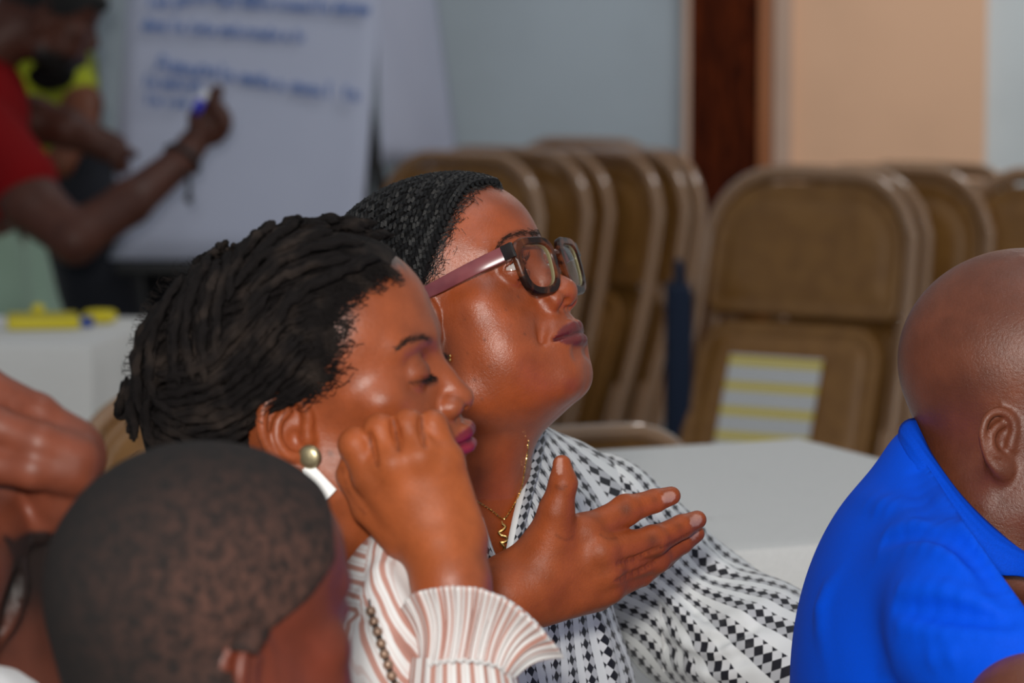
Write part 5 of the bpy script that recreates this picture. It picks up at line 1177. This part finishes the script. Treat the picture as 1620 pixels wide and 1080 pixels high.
def make_chair(folded=True):
    r = empty('folding_chair', (0, 0, 0)); B = Bag()
    if folded:
        Bag().tube(curve(arch(.228, .985, .13, top=.205), 4), .0125, 10).make('back_frame', tubem, r)
        Bag().add(*plate(.192, .190, .742, .965, .105, -.004, .006)).make('backrest', steel, r)
        P = curve(arch(.190, .80, .06, top=.186), 4); P[:, 1] += .030; Bag().tube(P, .0115, 10).make('rear_legs', tubem, r)
        Bag().add(*plate(.190, .182, .310, .722, .06, -.030, .004, emb=.006, emboss_in=.026)).make('seat', steel, r)
        for sx in (-1, 1):
            for x, a, b in ((.214, .09, .60), ): Bag().box((sx * x * .965, -.014, .40), (.008, .016, .30), None, .002).make('hinge_link', tubem, r)
        for z, y in ((.20, 0), (.13, .03)): Bag().tube([(-.20, y, z), (.20, y, z)], .008, 8).make('stretcher', tubem, r)
    else:
        P = curve(arch(.228, .80, .12, top=.205), 4); P[:, 1] = .16 - P[:, 2] * .42; Bag().tube(P, .0125, 10).make('back_frame', tubem, r)
        V, F = plate(.192, .190, .50, .79, .105, -.004, .010); V[:, 1] += .16 - V[:, 2] * .42; Bag().add(V, F).make('backrest', steel, r)
        for o in r.children: pass
        P = curve(arch(.190, .46, .03, top=.188), 4); P[:, 1] = -.32 + P[:, 2] * .55; Bag().tube(P, .0115, 10).make('rear_legs', tubem, r)
        V, F = plate(.190, .182, -.20, .20, .06, 0, .004); V = np.c_[V[:, 0], -V[:, 2] + .06, .445 - V[:, 1]]; Bag().add(V, F).make('seat', steel, r)
        Bag().tube([(-.22, .076, .20), (.22, .076, .20)], .008, 8).make('stretcher', tubem, r); Bag().tube([(-.19, -.226, .17), (.19, -.226, .17)], .008, 8).make('stretcher', tubem, r)
        for o in [o for o in COL.objects if o.parent is r and o.name.startswith(('back_frame', 'backrest'))]:
            pass
    if folded:
        for o in [o for o in COL.objects if o.parent is r]:
            for v in o.data.vertices: v.co.y -= .32 * max(0, v.co.z - .58) ** 2
    feet = [(-.228, 0, 0), (.228, 0, 0), (-.19, .03, 0), (.19, .03, 0)] if folded else [(-.228, .16, 0), (.228, .16, 0), (-.19, -.32, 0), (.19, -.32, 0)]
    for f in feet: Bag().tube([(f[0], f[1], 0), (f[0], f[1], .03)], .0155, 10).make('rubber_foot', rubber, r)
    return r
def copy_thing(r):
    c = r.copy(); COL.objects.link(c)
    for ch in [o for o in COL.objects if o.parent is r]:
        d = ch.copy(); COL.objects.link(d); d.parent = c; d.matrix_parent_inverse = ch.matrix_parent_inverse.copy()
    return c
proto = make_chair(True); used = []
def place(px, top, d, psi, lean, label, group):
    """a folded chair leaning back: its top centre seen at pixel (px, top) at depth d, turned psi to the left, leaning lean degrees"""
    o = proto if not used else copy_thing(proto); used.append(o)
    p, l = math.radians(psi), math.radians(lean); Rm = Matrix.Rotation(-p, 3, 'Z') @ Matrix.Rotation(-l, 3, 'X')
    off = Rm @ Vector((0, -.32 * .405 ** 2, .997 * 1.045))
    d = (CAM[2] - off.z) / -(at(px, top, 1.0)[2] - CAM[2]); t = Vector(at(px, top, d)) - off; t.z = .0; o.scale = (1, 1, 1.045)
    o.location = t; o.rotation_euler = Rm.to_euler(); tag(o, label, 'chair', group); return o
GR = 'folded chairs leaning against the wall'
c1 = place(1290, 266, 6.02, 32, 21, 'folded tan chair with a paper notice on its seat, front of its stack', GR)
place(1314, 263, 6.10, 32, 21, 'folded tan chair directly behind the one with the paper notice', GR)
place(1412, 261, 6.30, 32, 21, 'folded tan chair third in the stack behind the bald man', GR)
place(1478, 257, 6.42, 32, 21, 'folded tan chair at the back of the stack behind the bald man', GR)
place(1690, 268, 6.50, 32, 21, 'folded tan chair by the pale wall, cut off by the right edge', GR)
mid = [(826, 238, 6.50, 46, 21), (862, 236, 6.58, 46, 21), (930, 219, 6.95, 30, 20), (946, 236, 6.72, 50, 21), (988, 235, 6.80, 50, 21), (1016, 234, 6.90, 52, 21), (790, 232, 6.62, 44, 20), (735, 240, 6.85, 40, 20)]
names = ['folded tan chair nearest the camera in the stack behind the woman with glasses', 'second folded tan chair in the stack behind the woman with glasses', 'folded tan chair rising highest behind the middle stack', 'third folded tan chair of the middle stack with a bright tube', 'fourth folded tan chair of the middle stack', 'last folded tan chair of the middle stack, beside the dark door', 'folded tan chair hidden behind the front of the middle stack', 'folded tan chair beside the flip chart sheet']
for a, n in zip(mid, names): place(*a, n, GR)
# paper notice on the first chair's seat
nm = Mat('printed_notice', rough=.6); x, y, z = nm.xyz(nm.attr('cloth', 'Vector')); f = (y * 5.0 + .1).fract(); yb = f.gt(.70); ln = (y * 36.0).fract().lt(.45) * (nm.noise(30, 2, .5, nm.scalevec(nm.attr('cloth', 'Vector'), (3, 36, 1))).gt(.42))
nm.set('Base Color', nm.mix(yb, nm.mix(ln * .6, (.72, .74, .76), (.25, .26, .28)), lin(222, 200, 50)))
V = np.array([(-.105, -.0475, .44), (.080, -.0475, .44), (.080, -.0475, .660), (-.105, -.0475, .660)]); Vb = V + (0, .0008, 0)
o = mesh('paper_notice', np.r_[V, Vb], [[0, 1, 2, 3], [7, 6, 5, 4], [0, 4, 5, 1], [1, 5, 6, 2], [2, 6, 7, 3], [3, 7, 4, 0]], nm.m, None, False, uvw=np.tile(np.array([(0, 0), (1, 0), (1, 1), (0, 1)], float), (2, 1))); o.parent = c1
# open chairs at the tables
oc = make_chair(False); oc.name = 'open_chair'
def place_open(o, px, py, sc, psi, label):
    Rm = Matrix.Rotation(psi, 3, 'Z'); d = (CAM[2] - .812 * sc) / -(at(px, py, 1.0)[2] - CAM[2]); t = Vector(at(px, py, d)) - Rm @ Vector((0, -.176, .812 * sc)); t.z = 0.0; o.location = t; o.rotation_euler = (0, 0, psi); o.scale = (1, 1, sc); tag(o, label, 'chair', 'open chairs at the tables')
place_open(oc, 892, 674, .935, math.radians(24), 'tan chair pulled up beyond the right-hand white table')
o2 = copy_thing(oc); place_open(o2, 370, 604, 1.0, math.radians(8 + 180), 'tan chair back showing behind the braided hair of the woman on her fist')

# white-clothed tables
clothm = plain_cloth('white_tablecloth', (.80, .80, .79), .85, 700, .3, .1)
def clothed_table(c, u, v, L, W, label, zt=.75, drop=.50, rip=.010):
    """c corner, u/v unit directions along length and depth (numpy 2d)"""
    t = empty('table', (*(c + u * L / 2 + v * W / 2), 0), 'folding table hidden under ' + label, 'table'); P3 = lambda a, b, z: (*(c + u * a + v * b), z)
    ctr = c + u * L / 2 + v * W / 2; ang = math.atan2(u[1], u[0]); R = np.array(Matrix.Rotation(ang, 3, 'Z'))
    Bag().box((*ctr, zt - .02), (L - .01, W - .01, .028), R, .004).make('tabletop', Mat('tabletop_grey', (.4, .38, .35), .6), t)
    for a in (.12, L - .12):
        for b in (.08, W - .08): Bag().tube([P3(a, b, 0), P3(a, b, zt - .03)], .014, 8).make('leg', tubem, t)
    # cloth: top and hanging skirt with soft folds
    per = [];
    for (a0, b0), (a1, b1) in (((0, 0), (L, 0)), ((L, 0), (L, W)), ((L, W), (0, W)), ((0, W), (0, 0))):
        n = int(max(abs(a1 - a0), abs(b1 - b0)) / .02)
        for k in range(n): per.append((a0 + (a1 - a0) * k / n, b0 + (b1 - b0) * k / n))
    per = np.array(per); cen = np.array((L / 2, W / 2)); nrm = np.zeros_like(per); nrm[:, 0] = (per[:, 0] > L - 1e-6) * 1. - (per[:, 0] < 1e-6); nrm[:, 1] = (per[:, 1] > W - 1e-6) * 1. - (per[:, 1] < 1e-6); nrm /= np.linalg.norm(nrm, axis=1, keepdims=True)
    s_ = np.arange(len(per)) * .02; rows = []
    for f in (0, .5, .9, .985): q = cen + (per - cen) * f; rows.append(np.c_[q, np.full(len(q), zt + .001)])
    q = per + nrm * .003; rows.append(np.c_[q, np.full(len(q), zt - .001)]); q = per + nrm * .006; rows.append(np.c_[q, np.full(len(q), zt - .008)])
    for k in range(1, 13): z = zt - .008 - drop * k / 12; amp = rip * (k / 12) ** .8; q = per + nrm * (.008 + amp * (1 + np.sin(s_ * 21 + 1) + .6 * np.sin(s_ * 37)))[:, None]; rows.append(np.c_[q, np.full(len(q), z)])
    G = np.array(rows); n, m = G.shape[:2]; V = G.reshape(-1, 3); W3 = np.c_[c + np.outer(V[:, 0], u) + np.outer(V[:, 1], v), V[:, 2]]
    F = [[i * m + j, i * m + (j + 1) % m, (i + 1) * m + (j + 1) % m, (i + 1) * m + j] for i in range(1, n - 1) for j in range(m)] + [[m + j for j in range(m)]]
    o = mesh('tablecloth', W3, F, clothm.m); autosmooth(o, 50); tag(o, label, 'tablecloth'); md = o.modifiers.new('thick', 'SOLIDIFY'); md.thickness = .0012; md.offset = 1
C = at(1265, 690, 4.206)[:2]; u = np.array((-.915, -.403)); v = np.array((.403, -.915)); clothed_table(C, u, v, .86, .72, 'white cloth on the table right of the patterned blouse')
C = at(238, 512, 5.66)[:2]; u = np.array((-.985, .17)); v = np.array((-.17, -.985)) * (1); C = at(243, 508, 5.78)[:2]; clothed_table(C, np.array((-.993, .118)), np.array((-.118, -.993)), 1.5, .46, 'white cloth on the far left table with yellow stationery')
# stationery on the left table
ZT = .7525
def ont(px, py): d = FW + RT * (px - 810) / FPX - UP * (py - 540) / FPX; return CAM + d * (ZT - CAM[2]) / d[2]
yel = Mat('yellow_plastic', lin(224, 206, 30), .5); a, b = ont(10, 522), ont(118, 520); R = np.array(Matrix.Rotation(math.atan2(*(b - a)[1::-1]), 3, 'Z'))
g = empty('yellow_folder', (a + b) / 2, 'long yellow folder lying on the far left table', 'folder'); Bag().box((a + b) / 2 + (0, .03, .010), (.118, .07, .018), R, .003).make('cover', yel, g); Bag().box((a + b) / 2 + (0, .028, .0215), (.112, .064, .004), R).make('sheet', Mat('yellow_paper', lin(196, 182, 60), .8), g)
p = ont(158, 510); g = empty('yellow_tape', p, 'yellow roll of tape at the end of the folder', 'tape'); th = np.linspace(0, 2 * np.pi, 25); Bag().tube(np.c_[p[0] + .020 * np.cos(th), p[1] + .03 * np.sin(th) * .7, np.full(25, p[2] + .011)], .010, 8).make('roll', yel, g)
a, b = ont(122, 518), ont(146, 517); g = empty('blue_marker', a, 'blue marker lying between folder and tape', 'marker'); Bag().tube([a + (0, 0, .009), a * .4 + b * .6 + (0, 0, .009)], .0085, 10).make('barrel', Mat('blue_plastic', lin(40, 80, 170), .4), g); Bag().tube([a * .4 + b * .6 + (0, 0, .009), b + (0, 0, .009)], .0092, 10).make('cap', Mat('blue_cap', lin(30, 60, 150), .35), g)
p = ont(60, 500); g = Bag().sphere(p + (0, 0, .011), (.012, .012, .011), 10, 8).make('yellow_eraser', yel); tag(g, 'small yellow knob behind the folder on the left table', 'eraser')

# flip chart: pad, folded-over sheets, easel
def sheet(corners, d, n=14, bulge=0.0, depth=None):
    """paper through four pixel corners (tl,tr,br,bl) at depths; returns grid"""
    tl, tr, br, bl = [at(x, y, dd) for (x, y), dd in zip(corners, d)]; G = []
    for j in range(n + 1):
        t = j / n; a, b = tl * (1 - t) + bl * t, tr * (1 - t) + br * t
        for i in range(n + 1): s_ = i / n; G.append(a * (1 - s_) + b * s_ + FW * (bulge * math.sin(math.pi * s_) + .006 * math.sin(7 * s_ + 2 * t) * t))
    V = np.array(G); k = n + 1; F = np.array([[j * k + i, j * k + i + 1, (j + 1) * k + i + 1, (j + 1) * k + i] for j in range(n) for i in range(n)]); return V, F
paper = Mat('flip_chart_paper', rough=.7, spec=.2); _n = paper.noise(6, 2); paper.set('Base Color', paper.mix(_n, (.50, .54, .70), (.56, .60, .76)))
fc = empty('flip_chart', at(390, 400, 6.66), 'flip chart with blue handwriting on a black easel', 'flip chart')
pc = [(214, -190), (618, -190), (568, 412), (172, 410)]
V, F = sheet(pc, [6.74, 6.74, 6.62, 6.62]); o = mesh('paper_pad', V, F, paper.m, fc); md = o.modifiers.new('thick', 'SOLIDIFY'); md.thickness = .008; md.offset = 0
V, F = sheet([(586, -190), (664, -190), (726, 272), (604, 258)], [6.80, 7.25, 7.28, 6.76], bulge=-.04); o = mesh('folded_over_sheet', V, F, paper.m, fc); md = o.modifiers.new('thick', 'SOLIDIFY'); md.thickness = .004; md.offset = 0
bl = Mat('easel_black', (.012, .012, .014), .45); Bag().box((at(392, 110, 6.78)), (.47, .02, .74), np.array(Matrix.Rotation(-.06, 3, 'Y')) @ np.array(Matrix.Rotation(-.17, 3, 'X')), .004).make('board', bl, fc)
for a, b in (((560, 60, 6.80), (672, 690, 6.72)), ((240, 60, 6.80), (130, 700, 6.72)), ((400, 0, 6.86), (410, 640, 7.25))): A, B_ = at(*a), at(*b); B_ = A + (B_ - A) * (A[2] / (A[2] - B_[2])); Bag().tube([A, B_ + (0, 0, .01)], .014, 10).make('leg', bl, fc)
Bag().box(at(370, 424, 6.60), (.46, .05, .02), None, .004).make('tray', bl, fc)
# blue handwriting as ink strokes on the paper
ink = Mat('blue_ink', lin(108, 138, 196), .6); tl, tr, br, bl_ = [at(x, y, dd) for (x, y), dd in zip(pc, [6.74, 6.74, 6.62, 6.62])]
def onpaper(px, py):
    n = np.cross(tr - tl, bl_ - tl); d = FW + RT * (px - 810) / FPX - UP * (py - 540) / FPX; t = ((tl - CAM) @ n) / (d @ n); return CAM + d * (t - .014)
rs = np.random.default_rng(21)
GL = {'A': [[(0, 0), (.4, 1), (.8, 0)], [(.15, .4), (.65, .4)]], 'n': [[(0, 0), (0, .5), (.25, .55), (.4, .4), (.42, 0)]], 'm': [[(0, 0), (0, .5), (.2, .5), (.28, 0), (.3, .45), (.5, .5), (.58, 0)]], 'o': [[(.2, .5), (0, .25), (.2, 0), (.42, .25), (.2, .5)]], 'e': [[(0, .25), (.4, .28), (.3, .5), (.05, .4), (.1, .02), (.42, .08)]], 'u': [[(0, .5), (.05, .05), (.3, .02), (.42, .5), (.45, 0)]], 's': [[(.35, .45), (.1, .5), (.05, .33), (.32, .2), (.25, 0), (0, .05)]], 't': [[(.15, .9), (.15, .1), (.32, 0)], [(0, .58), (.34, .58)]], 'a': [[(.38, .45), (.1, .5), (0, .2), (.2, 0), (.38, .3), (.42, 0)]], 'i': [[(.05, .5), (.08, 0), (.2, .04)]], 'r': [[(0, .5), (.05, 0), (.08, .35), (.32, .48)]], 'd': [[(.38, .3), (.15, .5), (0, .2), (.2, 0), (.4, .25), (.42, 1), (.44, 0)]], 'l': [[(.05, 1), (.06, .1), (.2, 0)]], 'v': [[(0, .5), (.2, 0), (.4, .5)]], 'p': [[(0, .5), (.03, -.4), (.02, .3), (.25, .5), (.4, .25), (.2, 0), (.04, .1)]]}
def write(text, x, y, x1, y1, h, wgt=.0030):
    B = Bag(); L = sum(.62 if c != ' ' else .5 for c in text); k = (x1 - x) / L; q = 0
    for ch in text:
        if ch == ' ': q += .5; continue
        for st in GL[ch]:
            P = np.array(st, float); c = curve(np.c_[P, P[:, 0] * 0], 4)[:, :2] if len(P) > 2 else P; f = q / L
            X = x + (q + c[:, 0] * 1.05 + .1 * c[:, 1]) * k; Y = y + (y1 - y) * (q + c[:, 0]) / L - c[:, 1] * h + rs.normal(0, .4)
            B.tube(np.array([onpaper(a, b) for a, b in zip(X, Y)]), wgt, 4)
        q += .62
    B.make('handwriting', ink, fc)['kind'] = 'stuff'
write('lus paroles a ete', 236, 10, 420, -6, 20); write('ait notre travaille donnee', 350, 8, 586, 22, 20); write('dans la tete matin', 226, 46, 400, 58, 19); write('note a ti', 404, 60, 486, 64, 19)
write('A mouno', 246, 112, 345, 122, 26); write('la', 350, 126, 372, 128, 24); write('monte a', 382, 130, 450, 142, 22); write('moail ta', 462, 144, 570, 158, 22); write('la motion', 230, 136, 318, 142, 18); write('la ros', 232, 164, 300, 170, 18)
# black-draped table behind the easel and a navy bag between the chair stacks
blk = plain_cloth('black_drape', (.008, .008, .010), .9, 300, .3, 0); g = empty('draped_table', (*at(235, 520, 7.05)[:2], 0), 'low table under a black drape below the flip chart', 'table')
c = at(240, 424, 7.1); n = 60; xs = np.linspace(-.26, .14, n); rows = [np.c_[c[0] + xs, np.full(n, c[1] + .35), np.full(n, c[2])], np.c_[c[0] + xs, np.full(n, c[1]), np.full(n, c[2])]] + [np.c_[c[0] + xs, c[1] - .01 - .012 * t * (1 + np.sin(xs * 60)), np.full(n, c[2] * (1 - t) + .02 * t)] for t in np.linspace(.03, 1, 8)]
G = np.array(rows); m = n; o = mesh('drape', G.reshape(-1, 3), np.array([[i * m + j, i * m + j + 1, (i + 1) * m + j + 1, (i + 1) * m + j] for i in range(len(rows) - 1) for j in range(m - 1)]), blk.m, g)
Bag().box((c[0] - .06, c[1] + .17, c[2] - .02), (.38, .33, .03), None, .004).make('tabletop', bl, g)
for sx in (-.22, .10):
    for sy in (.04, .31): Bag().tube([(c[0] + sx, c[1] + sy, 0), (c[0] + sx, c[1] + sy, c[2] - .03)], .012, 8).make('leg', bl, g)
nv = plain_cloth('navy_canvas', (.012, .022, .05), .8, 500, .3, 0); p = at(1074, 446, 6.12); g = empty('bag', (p[0], p[1], 0), 'navy blue bag standing upright between the two chair stacks', 'bag')
Bag().box((p[0], p[1], p[2] / 2 + .01), (.046, .16, p[2] - .02), None, .018).make('body', nv, g); Bag().tube(curve([(p[0], p[1] - .06, p[2] - .02), (p[0], p[1] - .045, p[2] + .03), (p[0], p[1] + .045, p[2] + .03), (p[0], p[1] + .06, p[2] - .02)], 6), .007, 8).make('strap', nv, g)
